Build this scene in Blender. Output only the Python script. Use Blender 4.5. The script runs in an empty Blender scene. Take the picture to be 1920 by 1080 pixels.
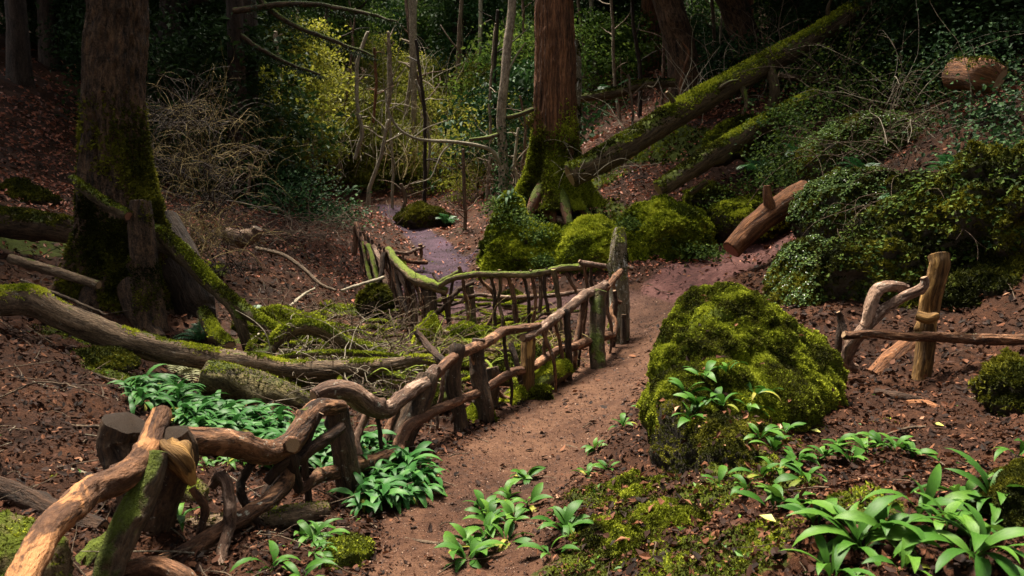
import bpy, math, random
import numpy as np
from mathutils import Vector, Matrix

scene = bpy.context.scene
COL = scene.collection
R = math.radians

# ------------------------------------------------------------------ camera
CAM = np.array([0.0, 0.0, 1.7]); PITCH = R(8.0); FOC = 1400.0
cam_data = bpy.data.cameras.new('camera'); cam = bpy.data.objects.new('camera', cam_data); COL.objects.link(cam)
cam.location = CAM; cam.rotation_euler = (R(90) - PITCH, 0, 0)
cam_data.sensor_width = 36.0; cam_data.lens = FOC / 1920 * 36.0
cam_data.clip_start = 0.05; cam_data.clip_end = 600
cam_data.dof.use_dof = True; cam_data.dof.focus_distance = 8.0; cam_data.dof.aperture_fstop = 5.6
scene.camera = cam

# ------------------------------------------------------------------ sky, sun, exposure
SUN_EL, SUN_AZ = R(66), R(333)       # azimuth measured clockwise from +Y (where the light comes from)
w = bpy.data.worlds.new('World'); scene.world = w; w.use_nodes = True
nt = w.node_tree; nt.nodes.clear()
sky = nt.nodes.new('ShaderNodeTexSky'); sky.sky_type = 'NISHITA'; sky.sun_disc = False
sky.sun_elevation = SUN_EL; sky.sun_rotation = SUN_AZ
sky.dust_density = 4.0; sky.air_density = 1.0; sky.ozone_density = 1.0
hs = nt.nodes.new('ShaderNodeHueSaturation'); hs.inputs['Saturation'].default_value = 0.15
bg = nt.nodes.new('ShaderNodeBackground'); bg.inputs['Strength'].default_value = 0.05
wo = nt.nodes.new('ShaderNodeOutputWorld')
nt.links.new(sky.outputs[0], hs.inputs['Color']); nt.links.new(hs.outputs[0], bg.inputs[0]); nt.links.new(bg.outputs[0], wo.inputs[0])
sd = bpy.data.lights.new('sun', 'SUN'); sd.energy = 2.3; sd.angle = R(14); sd.color = (1.0, 0.9, 0.74)
sun = bpy.data.objects.new('sun', sd); COL.objects.link(sun)
_d = Vector((math.sin(SUN_AZ) * math.cos(SUN_EL), math.cos(SUN_AZ) * math.cos(SUN_EL), math.sin(SUN_EL)))
sun.rotation_euler = _d.to_track_quat('Z', 'Y').to_euler(); sun.location = (0, 0, 40)
vs = scene.view_settings
scene.display_settings.display_device = 'sRGB'
vs.view_transform = 'Standard'; vs.look = 'None'; vs.exposure = 2.8; vs.gamma = 1.0; vs.use_curve_mapping = False
cy = scene.cycles
cy.max_bounces = 5; cy.diffuse_bounces = 3; cy.glossy_bounces = 2; cy.transmission_bounces = 3; cy.transparent_max_bounces = 4
cy.use_denoising = True
cy.caustics_reflective = False; cy.caustics_refractive = False

# ------------------------------------------------------------------ pixel <-> place (1920 x 1080 photograph pixels)
_cp, _sp = math.cos(PITCH), math.sin(PITCH)
def ray(px, py):
    xc, yc = (px - 960) / FOC, (540 - py) / FOC
    return np.array([xc, _cp + yc * _sp, -_sp + yc * _cp])
def P(px, py, D):
    d = ray(px, py); return CAM + d * (D / d[1])

# ------------------------------------------------------------------ noise
def _hash(ix, iy, iz, seed):
    h = (ix.astype(np.int64) * 374761393 + iy.astype(np.int64) * 668265263 + iz.astype(np.int64) * 2147483647 + seed * 1274126177) & 0xffffffff
    h = ((h ^ (h >> 13)) * 1274126177) & 0xffffffff
    h = ((h ^ (h >> 16)) * 2246822519) & 0xffffffff
    return (h & 0xffff) / 65535.0
def vnoise(p, seed=0):
    p = np.asarray(p, float); i = np.floor(p); f = p - i; f = f * f * (3 - 2 * f); i = i.astype(np.int64)
    x, y, z = i[:, 0], i[:, 1], i[:, 2]; fx, fy, fz = f[:, 0], f[:, 1], f[:, 2]
    def L(a, b, t): return a + (b - a) * t
    c = [[[ _hash(x + a, y + b, z + c_, seed) for c_ in (0, 1)] for b in (0, 1)] for a in (0, 1)]
    r = L(L(L(c[0][0][0], c[1][0][0], fx), L(c[0][1][0], c[1][1][0], fx), fy), L(L(c[0][0][1], c[1][0][1], fx), L(c[0][1][1], c[1][1][1], fx), fy), fz)
    return r * 2 - 1
def fbm(p, octaves=4, seed=0, gain=0.5, lac=2.03):
    p = np.asarray(p, float); s = 0; a = 1.0; n = 0
    for k in range(octaves):
        s = s + a * vnoise(p, seed + k * 17); n += a; p = p * lac + 3.7; a *= gain
    return s / n
def sstep(a, b, x):
    t = np.clip((x - a) / (b - a), 0, 1); return t * t * (3 - 2 * t)

# ------------------------------------------------------------------ meshes
class MB:
    def __init__(self): self.v = []; self.f3 = []; self.f4 = []; self.m3 = []; self.m4 = []; self.t = []; self.b = []; self.n = 0
    def add(self, v, f, mat=0, tint=0.5, bk=None):
        v = np.asarray(v, float).reshape(-1, 3); n = len(v)
        for q in (f if isinstance(f, (list, tuple)) else [f]):
            q = np.asarray(q, dtype=np.int64)
            if len(q) == 0: continue
            mm = np.full(len(q), mat, dtype=np.int32) if np.isscalar(mat) else np.asarray(mat, dtype=np.int32)
            if q.shape[1] == 3: self.f3.append(q + self.n); self.m3.append(mm)
            else: self.f4.append(q + self.n); self.m4.append(mm)
        self.v.append(v); self.t.append(np.full(n, tint) if np.isscalar(tint) else np.asarray(tint, float))
        self.b.append(v.copy() if bk is None else np.asarray(bk, float)); self.n += n
        return self
    def mesh(self, name, mats, smooth=True, offset=None):
        me = bpy.data.meshes.new(name)
        v = np.concatenate(self.v)
        if offset is not None: v = v - np.asarray(offset, float)
        f3 = np.concatenate(self.f3) if self.f3 else np.zeros((0, 3), np.int64)
        f4 = np.concatenate(self.f4) if self.f4 else np.zeros((0, 4), np.int64)
        me.vertices.add(len(v)); me.vertices.foreach_set('co', v.astype(np.float32).ravel())
        nl = f3.size + f4.size; me.loops.add(nl)
        me.loops.foreach_set('vertex_index', np.concatenate([f3.ravel(), f4.ravel()]).astype(np.int32))
        nf = len(f3) + len(f4); me.polygons.add(nf)
        ls = np.concatenate([np.arange(len(f3)) * 3, f3.size + np.arange(len(f4)) * 4]).astype(np.int32)
        me.polygons.foreach_set('loop_start', ls)
        mi = np.concatenate(([np.concatenate(self.m3)] if self.m3 else []) + ([np.concatenate(self.m4)] if self.m4 else [])).astype(np.int32)
        me.polygons.foreach_set('material_index', mi)
        me.polygons.foreach_set('use_smooth', np.full(nf, smooth, dtype=bool))
        me.update(calc_edges=True)
        a = me.attributes.new('tint', 'FLOAT', 'POINT'); a.data.foreach_set('value', np.concatenate(self.t).astype(np.float32))
        a = me.attributes.new('bk', 'FLOAT_VECTOR', 'POINT'); a.data.foreach_set('vector', np.concatenate(self.b).astype(np.float32).ravel())
        for m in (mats if isinstance(mats, (list, tuple)) else [mats]): me.materials.append(m)
        return me
    def build(self, name, mats, parent=None, loc=None, smooth=True):
        """the mesh as one object; the geometry is in world space, loc is the object's own base"""
        off = np.zeros(3)
        if loc is not None: off = np.asarray(loc, float)
        elif parent is not None: off = np.array(parent.location)
        o = bpy.data.objects.new(name, self.mesh(name, mats, smooth, off)); COL.objects.link(o)
        if parent is not None: o.parent = parent
        else: o.location = off
        return o
def tag(o, label=None, cat=None, group=None, kind=None):
    if label: o['label'] = label
    if cat: o['category'] = cat
    if group: o['group'] = group
    if kind: o['kind'] = kind
    return o
def thing(name, loc, label, cat, group=None):
    o = bpy.data.objects.new(name, None); COL.objects.link(o); o.location = [float(c) for c in loc]; o.empty_display_size = 0.1
    return tag(o, label, cat, group)
def child(name, me, parent, M=None):
    o = bpy.data.objects.new(name, me); COL.objects.link(o); o.parent = parent
    if M is not None: o.matrix_local = M
    return o

def norm(a): return a / np.maximum(np.linalg.norm(a, axis=-1, keepdims=True), 1e-9)
def spline(pts, n):
    pts = np.asarray(pts, float)
    if len(pts) == 2: return pts[0] + (pts[1] - pts[0]) * np.linspace(0, 1, n)[:, None]
    q = np.vstack([2 * pts[0] - pts[1], pts, 2 * pts[-1] - pts[-2]])
    seg = len(pts) - 1; u = np.linspace(0, seg, n); i = np.minimum(u.astype(int), seg - 1); t = (u - i)[:, None]
    p0, p1, p2, p3 = q[i], q[i + 1], q[i + 2], q[i + 3]
    return 0.5 * (2 * p1 + (p2 - p0) * t + (2 * p0 - 5 * p1 + 4 * p2 - p3) * t ** 2 + (3 * p1 - p0 - 3 * p2 + p3) * t ** 3)
def frames(c):
    T = norm(np.gradient(c, axis=0)); N = np.zeros_like(T)
    a = np.array([0, 0, 1.0]) if abs(T[0, 2]) < 0.9 else np.array([1.0, 0, 0])
    n = norm(a - T[0] * a.dot(T[0]))
    for k in range(len(c)):
        n = norm(n - T[k] * n.dot(T[k])); N[k] = n
    return T, N, np.cross(T, N)
def tube(mb, pts, rad, sides=12, step=None, rough=0.08, seed=0, cut=(1, 1), wob=0.0, flare=None, knots=0, mat=0, flute=0.0, tint=0.5, rscale=1.0, fine=0.0, ff=13.0):
    """a tapered, rough limb; cut = material slot of each sawn end (None leaves it a rounded point)"""
    pts = np.asarray(pts, float); L = np.linalg.norm(np.diff(pts, axis=0), axis=1).sum()
    rad = np.asarray(rad, float) if not np.isscalar(rad) else np.full(len(pts), rad)
    if step is None: step = max(rad.mean() * 0.55, 0.012)
    n = int(np.clip(L / step, max(4, len(pts)), 400))
    c = spline(pts, n)
    r = np.interp(np.linspace(0, len(pts) - 1, n), np.arange(len(pts)), rad)
    s = np.concatenate([[0], np.cumsum(np.linalg.norm(np.diff(c, axis=0), axis=1))])
    if wob:
        q = np.stack([s / (rad.mean() * 7), np.zeros(n) + seed * 3.1, np.zeros(n)], 1)
        env = np.minimum(1, np.minimum(np.arange(n), np.arange(n)[::-1]) / 3.0)[:, None]
        c = c + np.stack([fbm(q, 3, seed), fbm(q + 9, 3, seed + 5), fbm(q + 19, 3, seed + 9)], 1) * wob * env
    T, N, B = frames(c)
    th = np.linspace(0, 2 * math.pi, sides, endpoint=False)
    ct, st = np.cos(th), np.sin(th)
    rr = r[:, None] * np.ones(sides)
    rm = rad.mean()
    S = np.repeat(s, sides); C = np.tile(ct, n); Z = np.tile(st, n)
    if rough:
        q = np.stack([C * 1.3, Z * 1.3, S / (rm * 3.2 * rscale)], 1) + seed * 7.7
        rr = rr * (1 + rough * (fbm(q, 3, seed) * 1.3).reshape(n, sides) + rough * 0.55 * fbm(q * np.array([3.1, 3.1, 1.4]), 2, seed + 3).reshape(n, sides))
    if fine:
        q = np.stack([C * rm * ff, Z * rm * ff, S * ff * .22], 1) + seed * 2.3; rr = rr + fine * (1.2 - 3.4 * np.abs(fbm(q, 4, seed + 51))).reshape(n, sides)
    if flute: rr = rr * (1 + flute * fbm(np.stack([C * 2.6, Z * 2.6, S / (rm * 9)], 1) + seed, 3, seed + 31).reshape(n, sides))
    if knots:
        rg = np.random.default_rng(seed + 99)
        for _ in range(knots):
            ks, kt = rg.uniform(0.1, 0.9) * L, rg.uniform(0, 6.28); w_ = rm * rg.uniform(0.5, 0.9)
            dth = np.angle(np.exp(1j * (th[None, :] - kt))) * rm; dd = ((s[:, None] - ks) ** 2 + dth ** 2) / w_ ** 2
            rr = rr + rm * rg.uniform(0.2, 0.45) * np.exp(-dd * 2.5)
    if flare is not None: rr = rr * flare(th[None, :], s[:, None])
    v = c[:, None, :] + rr[:, :, None] * (N[:, None, :] * ct[None, :, None] + B[:, None, :] * st[None, :, None])
    bk = np.stack([C * rm, Z * rm, S + seed * 1.37], 1)
    i = np.arange(n - 1)[:, None] * sides; j = np.arange(sides)[None, :]; j2 = (j + 1) % sides
    f = np.stack([i + j, i + j2, i + sides + j2, i + sides + j], -1).reshape(-1, 4)
    base = mb.n
    mb.add(v.reshape(-1, 3), f, mat, tint, bk)
    for end in (0, 1):
        e = cut[end]; k = 0 if end == 0 else n - 1; ring = v[k]
        ctr = ring.mean(0); dirn = -T[0] if end == 0 else T[-1]
        if e is None:
            cv = np.vstack([ring, ctr + dirn * r[k] * 0.6]); o = 1
            ff = np.stack([np.arange(sides), (np.arange(sides) + 1) % sides, np.full(sides, sides)], 1)
            if end == 0: ff = ff[:, ::-1]
            mb.add(cv, ff, mat, tint, np.vstack([bk.reshape(n, sides, 3)[k], [[0, 0, S[-1] * end]]]))
        else:
            rng = np.random.default_rng(seed + end)
            inner = ctr + (ring - ctr) * 0.82 + dirn * r[k] * 0.10
            c2 = ctr + dirn * r[k] * 0.08
            cv = np.vstack([ring, inner, c2[None]])
            a = np.arange(sides); b2 = (a + 1) % sides
            q4 = np.stack([a, b2, sides + b2, sides + a], 1); q3 = np.stack([sides + a, sides + b2, np.full(sides, 2 * sides)], 1)
            if end == 0: q4, q3 = q4[:, ::-1], q3[:, ::-1]
            mb.add(cv, q4, mat, tint, np.vstack([np.repeat(bk.reshape(n, sides, 3)[k], 1, 0), bk.reshape(n, sides, 3)[k], bk.reshape(n, sides, 3)[k][:1]]))
            lr = np.vstack([np.zeros((sides, 3)), np.stack([ct, st, 0 * ct], 1) * 0.82, [[0, 0, 0]]])
            mb.add(cv, q3, e, tint, lr)
    return v.reshape(-1, 3), f
def leaves(mb, c, d, nrm, L, W, fold=0.25, tint=None, mat=0, seg=1, droop=0.0):
    """many small folded leaves: base c, direction d, face normal nrm (all n x 3), length and width (n)"""
    c = np.asarray(c, float); n = len(c); d = norm(d); s = norm(np.cross(d, nrm)); u = np.cross(s, d)
    L = np.broadcast_to(np.asarray(L, float), (n,))[:, None]; W = np.broadcast_to(np.asarray(W, float), (n,))[:, None]
    tip = c + d * L - u * L * droop; mid = c + d * L * 0.45 + u * L * 0.06
    a = mid - s * W * 0.5 + u * W * fold; b = mid + s * W * 0.5 + u * W * fold
    v = np.stack([c, a, tip, b], 1).reshape(-1, 3)
    i = np.arange(n)[:, None] * 4
    f = np.concatenate([i + np.array([[0, 2, 1]]), i + np.array([[0, 3, 2]])])
    if tint is None: tint = np.full(n, 0.5)
    mb.add(v, f, mat, np.repeat(tint, 4))
    return mb
def leaves6(mb, c, d, nrm, L, W, rng, tint, mat=0):
    """whole fallen leaves: six-sided, cupped and curled"""
    n = len(c); d = norm(d); s = norm(np.cross(d, nrm)); u = np.cross(s, d); L = L[:, None]; W = W[:, None]; cup = rng.uniform(-.15, .35, n)[:, None]; curl = rng.uniform(-.25, .35, n)[:, None]
    def pt(a, b, h): return c + d * L * a + s * W * b + u * (W * cup * abs(b) * 2 + L * curl * a * a + W * h)
    j = lambda: rng.uniform(.8, 1.2, n)[:, None]
    v = np.stack([pt(0, 0, 0), pt(.28, -.46, 0) * 1, pt(.7, -.38, 0), c + d * L * j() + u * L * curl, pt(.7, .38, 0), pt(.28, .46, 0), pt(.5, 0, 0)], 1).reshape(-1, 3)
    i = np.arange(n)[:, None] * 7; f = np.concatenate([i + np.array([[6, a, (a + 1) % 6]]) for a in range(6)])[:, ::-1]
    mb.add(v, f, mat, np.repeat(tint, 7)); return mb
def rand_dirs(rng, n):
    return norm(rng.normal(size=(n, 3)))
def sample_surface(v, f, n, rng, wfun=None):
    """points and normals on a mesh, by area times an optional weight of (centre, normal)"""
    f = np.asarray(f); t = f if f.shape[1] == 3 else np.concatenate([f[:, [0, 1, 2]], f[:, [0, 2, 3]]])
    a, b, c = v[t[:, 0]], v[t[:, 1]], v[t[:, 2]]
    nr = np.cross(b - a, c - a); ar = np.linalg.norm(nr, axis=1); nr = nr / np.maximum(ar, 1e-12)[:, None]
    wt = ar.copy()
    if wfun is not None: wt = wt * np.clip(wfun((a + b + c) / 3, nr), 0, None)
    if wt.sum() <= 0: return np.zeros((0, 3)), np.zeros((0, 3))
    k = rng.choice(len(t), size=n, p=wt / wt.sum())
    r1 = np.sqrt(rng.random(n))[:, None]; r2 = rng.random(n)[:, None]
    return a[k] * (1 - r1) + b[k] * r1 * (1 - r2) + c[k] * r1 * r2, nr[k]
def moss_tufts(mb, p, nr, size, rng, blades=3):
    """short mossy sprigs: thin triangles leaning every way off a surface"""
    n = len(p)
    if n == 0: return mb
    P0 = np.repeat(p, blades, 0); N0 = np.repeat(nr, blades, 0)
    S = size * rng.uniform(0.5, 1.3, n * blades)[:, None]
    d = norm(N0 * 0.7 + np.array([0, 0, 0.2]) + rand_dirs(rng, n * blades) * 1.0)
    s = norm(np.cross(d, rand_dirs(rng, n * blades)))
    base = P0 - N0 * S * 0.15 + rand_dirs(rng, n * blades) * S * 0.3
    v = np.stack([base - s * S * 0.33, base + s * S * 0.33, base + d * S], 1).reshape(-1, 3)
    f = np.arange(n * blades * 3).reshape(-1, 3)
    g = np.repeat(np.clip(.5 + 1.1 * fbm(p * (.10 / np.mean(size)) , 3, 77) + rng.normal(0, .16, n), 0, 1), blades)
    mb.add(v, f, 0, np.repeat(np.clip(g + rng.normal(0, .12, n * blades), 0, 1), 3))
    return mb
# ------------------------------------------------------------------ materials
def NT(name):
    m = bpy.data.materials.new(name); m.use_nodes = True; t = m.node_tree; t.nodes.clear()
    o = t.nodes.new('ShaderNodeOutputMaterial'); b = t.nodes.new('ShaderNodeBsdfPrincipled'); t.links.new(b.outputs[0], o.inputs[0])
    return m, t, b, o
def nd(t, kind, **kw):
    n = t.nodes.new(kind)
    for k, v in kw.items():
        if k.startswith('i_'):
            n.inputs[k[2:].replace('_', ' ')].default_value = v
        else: setattr(n, k, v)
    return n
def ramp(t, fac, stops):
    r = t.nodes.new('ShaderNodeValToRGB'); e = r.color_ramp.elements
    while len(e) < len(stops): e.new(0.5)
    for k, (p, c) in enumerate(stops): e[k].position = p; e[k].color = (*c, 1)
    t.links.new(fac, r.inputs[0]); return r.outputs[0]
def attr(t, name, out='Fac'):
    a = t.nodes.new('ShaderNodeAttribute'); a.attribute_name = name; return a.outputs[out]
def scaled(t, vec, sc, loc=(0, 0, 0)):
    m = t.nodes.new('ShaderNodeMapping'); m.inputs['Scale'].default_value = sc; m.inputs['Location'].default_value = loc
    t.links.new(vec, m.inputs['Vector']); return m.outputs[0]
def noise(t, vec, scale, detail=5, rough=0.6, dist=0.0):
    n = t.nodes.new('ShaderNodeTexNoise'); n.inputs['Scale'].default_value = scale; n.inputs['Detail'].default_value = detail
    n.inputs['Roughness'].default_value = rough; n.inputs['Distortion'].default_value = dist; t.links.new(vec, n.inputs['Vector']); return n.outputs['Fac']
def mix(t, fac, a, b, blend='MIX'):
    m = t.nodes.new('ShaderNodeMix'); m.data_type = 'RGBA'; m.blend_type = blend; m.clamp_factor = True
    for s, x in ((m.inputs[0], fac), (m.inputs[6], a), (m.inputs[7], b)):
        if hasattr(x, 'is_output'): t.links.new(x, s)
        elif isinstance(x, (tuple, list)): s.default_value = (*x, 1)
        else: s.default_value = x
    return m.outputs[2]
def math_(t, op, a, b=None, clamp=False):
    m = t.nodes.new('ShaderNodeMath'); m.operation = op; m.use_clamp = clamp
    for s, x in ((m.inputs[0], a), (m.inputs[1], b)):
        if x is None: continue
        if hasattr(x, 'is_output'): t.links.new(x, s)
        else: s.default_value = x
    return m.outputs[0]
def rng_(t, x, a, b, c=0.0, d=1.0):
    m = t.nodes.new('ShaderNodeMapRange'); t.links.new(x, m.inputs[0])
    for k, val in enumerate((a, b, c, d)): m.inputs[k + 1].default_value = val
    m.interpolation_type = 'SMOOTHSTEP'; return m.outputs[0]
def bump(t, b, h, strength=0.5, dist=0.02):
    n = t.nodes.new('ShaderNodeBump'); n.inputs['Strength'].default_value = strength; n.inputs['Distance'].default_value = dist
    t.links.new(h, n.inputs['Height']); t.links.new(n.outputs[0], b.inputs['Normal'])
def normal_z(t):
    g = t.nodes.new('ShaderNodeNewGeometry'); s = t.nodes.new('ShaderNodeSeparateXYZ'); t.links.new(g.outputs['Normal'], s.inputs[0]); return s.outputs[2]
def objpos(t):
    g = t.nodes.new('ShaderNodeNewGeometry'); return g.outputs['Position']

MOSS_LO, MOSS_HI = (0.012, 0.015, 0.002), (0.135, 0.175, 0.012)
def moss_colour(t, vec, bright=1.0):
    n1 = noise(t, vec, 3.5, 4, .6); n2 = noise(t, vec, 45, 4, .7)
    f = math_(t, 'ADD', math_(t, 'MULTIPLY', n1, .6), math_(t, 'MULTIPLY', n2, .5))
    return ramp(t, f, [(.32, tuple(c * bright for c in MOSS_LO)), (.52, tuple(c * .5 * bright for c in MOSS_HI)), (.74, tuple(c * bright for c in MOSS_HI))]), n2

def bark(name, dark, light, moss=0.0, lichen=0.0, ridge=1.0, stretch=.16, scale=1.0, rough=.85, patch=None, mossb=1.0, moss_from=.2, spec=.25, patch_amt=.5):
    m, t, b, o = NT(name); bk = attr(t, 'bk', 'Vector'); pos = objpos(t)
    v = scaled(t, bk, (1, 1, stretch))
    n1 = noise(t, v, 26 * scale, 6, .65, .6); n2 = noise(t, v, 7 * scale, 3, .6); n3 = noise(t, scaled(t, bk, (1, 1, min(1, stretch * 2.5))), 80 * scale, 4, .65)
    f = math_(t, 'ADD', math_(t, 'MULTIPLY', n1, .55), math_(t, 'ADD', math_(t, 'MULTIPLY', n2, .2), math_(t, 'MULTIPLY', n3, .3)))
    c = ramp(t, f, [(.43, dark), (.53, tuple(a * .35 + d * .65 for a, d in zip(light, dark))), (.66, light)])
    if patch:
        pm = rng_(t, noise(t, scaled(t, bk, (1, 1, .35), (3, 1, 7)), 9 * scale, 5, .62, 1.0), .60 - .2 * patch_amt, .68 - .2 * patch_amt)
        c = mix(t, pm, c, patch)
    if lichen:
        lm = rng_(t, noise(t, bk, 22 * scale, 6, .7), .64 - .1 * lichen, .72 - .1 * lichen)
        c = mix(t, math_(t, 'MULTIPLY', lm, .8), c, (.34, .33, .27))
    h = math_(t, 'ADD', n1, math_(t, 'MULTIPLY', n3, .5))
    if moss:
        mc, mn = moss_colour(t, pos, mossb)
        z = normal_z(t)
        k = math_(t, 'ADD', math_(t, 'MULTIPLY', z, .55), noise(t, pos, 5.0, 5, .65))
        mm = rng_(t, k, 1.25 - moss * 1.0 + moss_from - .2, 1.42 - moss * 1.0 + moss_from - .2)
        c = mix(t, mm, c, mc); h = math_(t, 'ADD', h, math_(t, 'MULTIPLY', math_(t, 'MULTIPLY', mm, mn), 1.2))
    t.links.new(c, b.inputs['Base Color']); b.inputs['Roughness'].default_value = rough; b.inputs['Specular IOR Level'].default_value = spec
    bump(t, b, h, min(1, .9 * ridge), .045 * ridge / scale ** .5)
    return m
def cutwood(name, a, c2, rings=11):
    m, t, b, o = NT(name); bk = attr(t, 'bk', 'Vector')
    wv = nd(t, 'ShaderNodeTexWave', wave_type='RINGS', rings_direction='Z'); wv.inputs['Scale'].default_value = rings / 3; wv.inputs['Distortion'].default_value = 2.5; wv.inputs['Detail'].default_value = 3
    t.links.new(bk, wv.inputs['Vector'])
    n = noise(t, bk, 6, 5, .7)
    c = ramp(t, math_(t, 'ADD', math_(t, 'MULTIPLY', wv.outputs['Fac'], .35), math_(t, 'MULTIPLY', n, .7)), [(.3, a), (.75, c2)])
    t.links.new(c, b.inputs['Base Color']); b.inputs['Roughness'].default_value = .8; bump(t, b, wv.outputs['Fac'], .4, .004)
    return m
def leafmat(name, stops, rough=.5, trans=.25, spec=.4, veins=False):
    m, t, b, o = NT(name); tn = attr(t, 'tint')
    oi = t.nodes.new('ShaderNodeObjectInfo')
    f = math_(t, 'ADD', tn, math_(t, 'MULTIPLY', math_(t, 'SUBTRACT', oi.outputs['Random'], .5), .55 if veins else .25))
    c = ramp(t, f, stops)
    if veins:
        bk = attr(t, 'bk', 'Vector')
        nn = noise(t, scaled(t, bk, (260, 12, 1)), 1.0, 2, .5); c = mix(t, rng_(t, nn, .35, .7), mix(t, .35, c, (.02, .06, .01)), c)
        bump(t, b, nn, .25, .002)
    t.links.new(c, b.inputs['Base Color']); b.inputs['Roughness'].default_value = rough; b.inputs['Specular IOR Level'].default_value = spec
    if trans:
        tr = t.nodes.new('ShaderNodeBsdfTranslucent'); t.links.new(c, tr.inputs[0])
        ms = t.nodes.new('ShaderNodeMixShader'); ms.inputs[0].default_value = trans
        t.links.new(b.outputs[0], ms.inputs[1]); t.links.new(tr.outputs[0], ms.inputs[2]); t.links.new(ms.outputs[0], o.inputs[0])
    return m

M = {}
M['cut_pale'] = cutwood('cut_pale', (.16, .085, .04), (.36, .23, .12))
M['cut_grey'] = cutwood('cut_grey', (.010, .008, .006), (.06, .05, .04))
M['cut_red'] = cutwood('cut_red', (.16, .05, .03), (.34, .15, .10))
M['cut_dark'] = cutwood('cut_dark', (.02, .012, .008), (.09, .05, .03))
M['rail'] = bark('rail_bark', (.016, .007, .004), (.25, .115, .055), moss=.16, patch=(.30, .15, .075), lichen=.35, patch_amt=.2)
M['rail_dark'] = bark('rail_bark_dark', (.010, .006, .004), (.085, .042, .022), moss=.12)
M['rail_orange'] = bark('peeling_orange_wood', (.035, .015, .008), (.17, .078, .036), patch=(.36, .165, .065), patch_amt=.62, scale=.8)
M['rail_pale'] = bark('flaky_pale_bark', (.035, .018, .012), (.22, .125, .08), patch=(.30, .20, .145), lichen=.5, patch_amt=.3)
M['branch_flaky'] = bark('flaky_pink_bark', (.06, .032, .022), (.40, .25, .17), patch=(.5, .36, .28), lichen=.4, patch_amt=.3)
M['rail_moss'] = bark('mossy_rail', (.05, .035, .018), (.26, .17, .09), moss=.55, mossb=1.5)
M['post'] = bark('post_bark', (.016, .010, .007), (.13, .075, .04), moss=.14, lichen=.3)
M['post_moss'] = bark('mossy_post', (.02, .014, .008), (.16, .10, .055), moss=.45, moss_from=.05)
M['stump_pale'] = bark('weathered_stump', (.06, .045, .025), (.26, .21, .13), moss=.42, lichen=.9, patch=(.6, .58, .52), patch_amt=.0, moss_from=.1)
M['gold_post'] = bark('golden_bare_wood', (.03, .013, .004), (.34, .185, .055), stretch=.07, scale=.8, patch=(.42, .24, .075), patch_amt=.2)
M['rail_brown'] = bark('smooth_brown_rail', (.04, .017, .009), (.20, .095, .05), patch=(.28, .14, .075), patch_amt=.35, lichen=.2, moss=.1)
M['log_bark'] = bark('log_bark', (.03, .018, .010), (.28, .185, .11), moss=.24, lichen=.3)
M['log_moss'] = bark('mossy_log', (.025, .016, .008), (.15, .10, .05), moss=.58, mossb=1.15)
M['log_moss_dark'] = bark('dark_mossy_log', (.02, .012, .007), (.16, .095, .05), moss=.5, mossb=.7)
M['log_red'] = bark('red_bare_log', (.04, .015, .007), (.30, .125, .05), moss=.14, stretch=.12, lichen=.2)
M['log_plate'] = bark('plated_bark_log', (.02, .014, .005), (.25, .20, .08), moss=.30, scale=.55, stretch=.35, ridge=1.4)
M['tree_red'] = bark('red_fibrous_bark', (.018, .007, .003), (.31, .13, .055), moss=.06, scale=.75, stretch=.07, ridge=1.6)
M['tree_dark'] = bark('dark_rough_bark', (.008, .005, .003), (.19, .105, .055), moss=.14, scale=.7, stretch=.3, ridge=1.6, mossb=.7)
M['tree_far'] = bark('far_dark_bark', (.012, .008, .006), (.07, .045, .03), moss=.12, scale=.4)
M['birch'] = bark('pale_thin_bark', (.10, .07, .045), (.46, .36, .25), lichen=.6, stretch=.5)
M['twig'] = bark('twig_bark', (.05, .032, .02), (.24, .17, .11), rough=.9)
M['twig_straw'] = bark('straw_twig', (.10, .07, .024), (.42, .31, .11), rough=.8)
M['twig_pale'] = bark('pale_twig', (.16, .13, .09), (.45, .39, .28), rough=.85)
M['stick_moss'] = bark('mossy_stick', (.06, .045, .015), (.34, .28, .10), moss=.8, mossb=2.2)
M['root_moss'] = bark('mossy_root', (.05, .018, .010), (.17, .07, .035), moss=.50, mossb=.95, scale=.6, stretch=.08, moss_from=.1)

def rockmat(name, moss=.6, bright=1.0, rockc=((.015, .013, .010), (.10, .085, .06))):
    m, t, b, o = NT(name); pos = objpos(t)
    n1 = noise(t, pos, 4, 7, .7); n2 = noise(t, pos, 30, 5, .7)
    c = ramp(t, math_(t, 'ADD', math_(t, 'MULTIPLY', n1, .7), math_(t, 'MULTIPLY', n2, .4)), [(.35, rockc[0]), (.75, rockc[1])])
    mc, mn = moss_colour(t, pos, bright)
    k = math_(t, 'ADD', math_(t, 'MULTIPLY', normal_z(t), .45), noise(t, pos, 3.2, 5, .65))
    mm = rng_(t, k, 1.0 - moss * .9, 1.25 - moss * .9)
    c = mix(t, mm, c, mc); t.links.new(c, b.inputs['Base Color']); b.inputs['Roughness'].default_value = .95; b.inputs['Specular IOR Level'].default_value = .15
    bump(t, b, math_(t, 'ADD', n1, math_(t, 'MULTIPLY', mn, 1.2)), 1.0, .03)
    return m
M['rock_bright'] = rockmat('bright_mossy_rock', .95, 1.0)
M['rock_mid'] = rockmat('mossy_rock', .8, .75)
M['rock_dark'] = rockmat('dark_mossy_rock', .6, .45)
M['rock_shaded'] = rockmat('shade_dark_stone', .12, .4, ((.006, .005, .004), (.045, .036, .026)))  # near-black: recess shade under the boulder put into the stone colour
M['rock_bare'] = rockmat('lichen_stone', .35, .9, ((.04, .028, .016), (.24, .17, .09)))
M['moss'] = leafmat('moss_sprigs', [(0, (.010, .012, .002)), (.35, (.055, .055, .005)), (.65, (.125, .155, .010)), (1, (.33, .36, .03))], .9, .2, .1)
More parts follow.
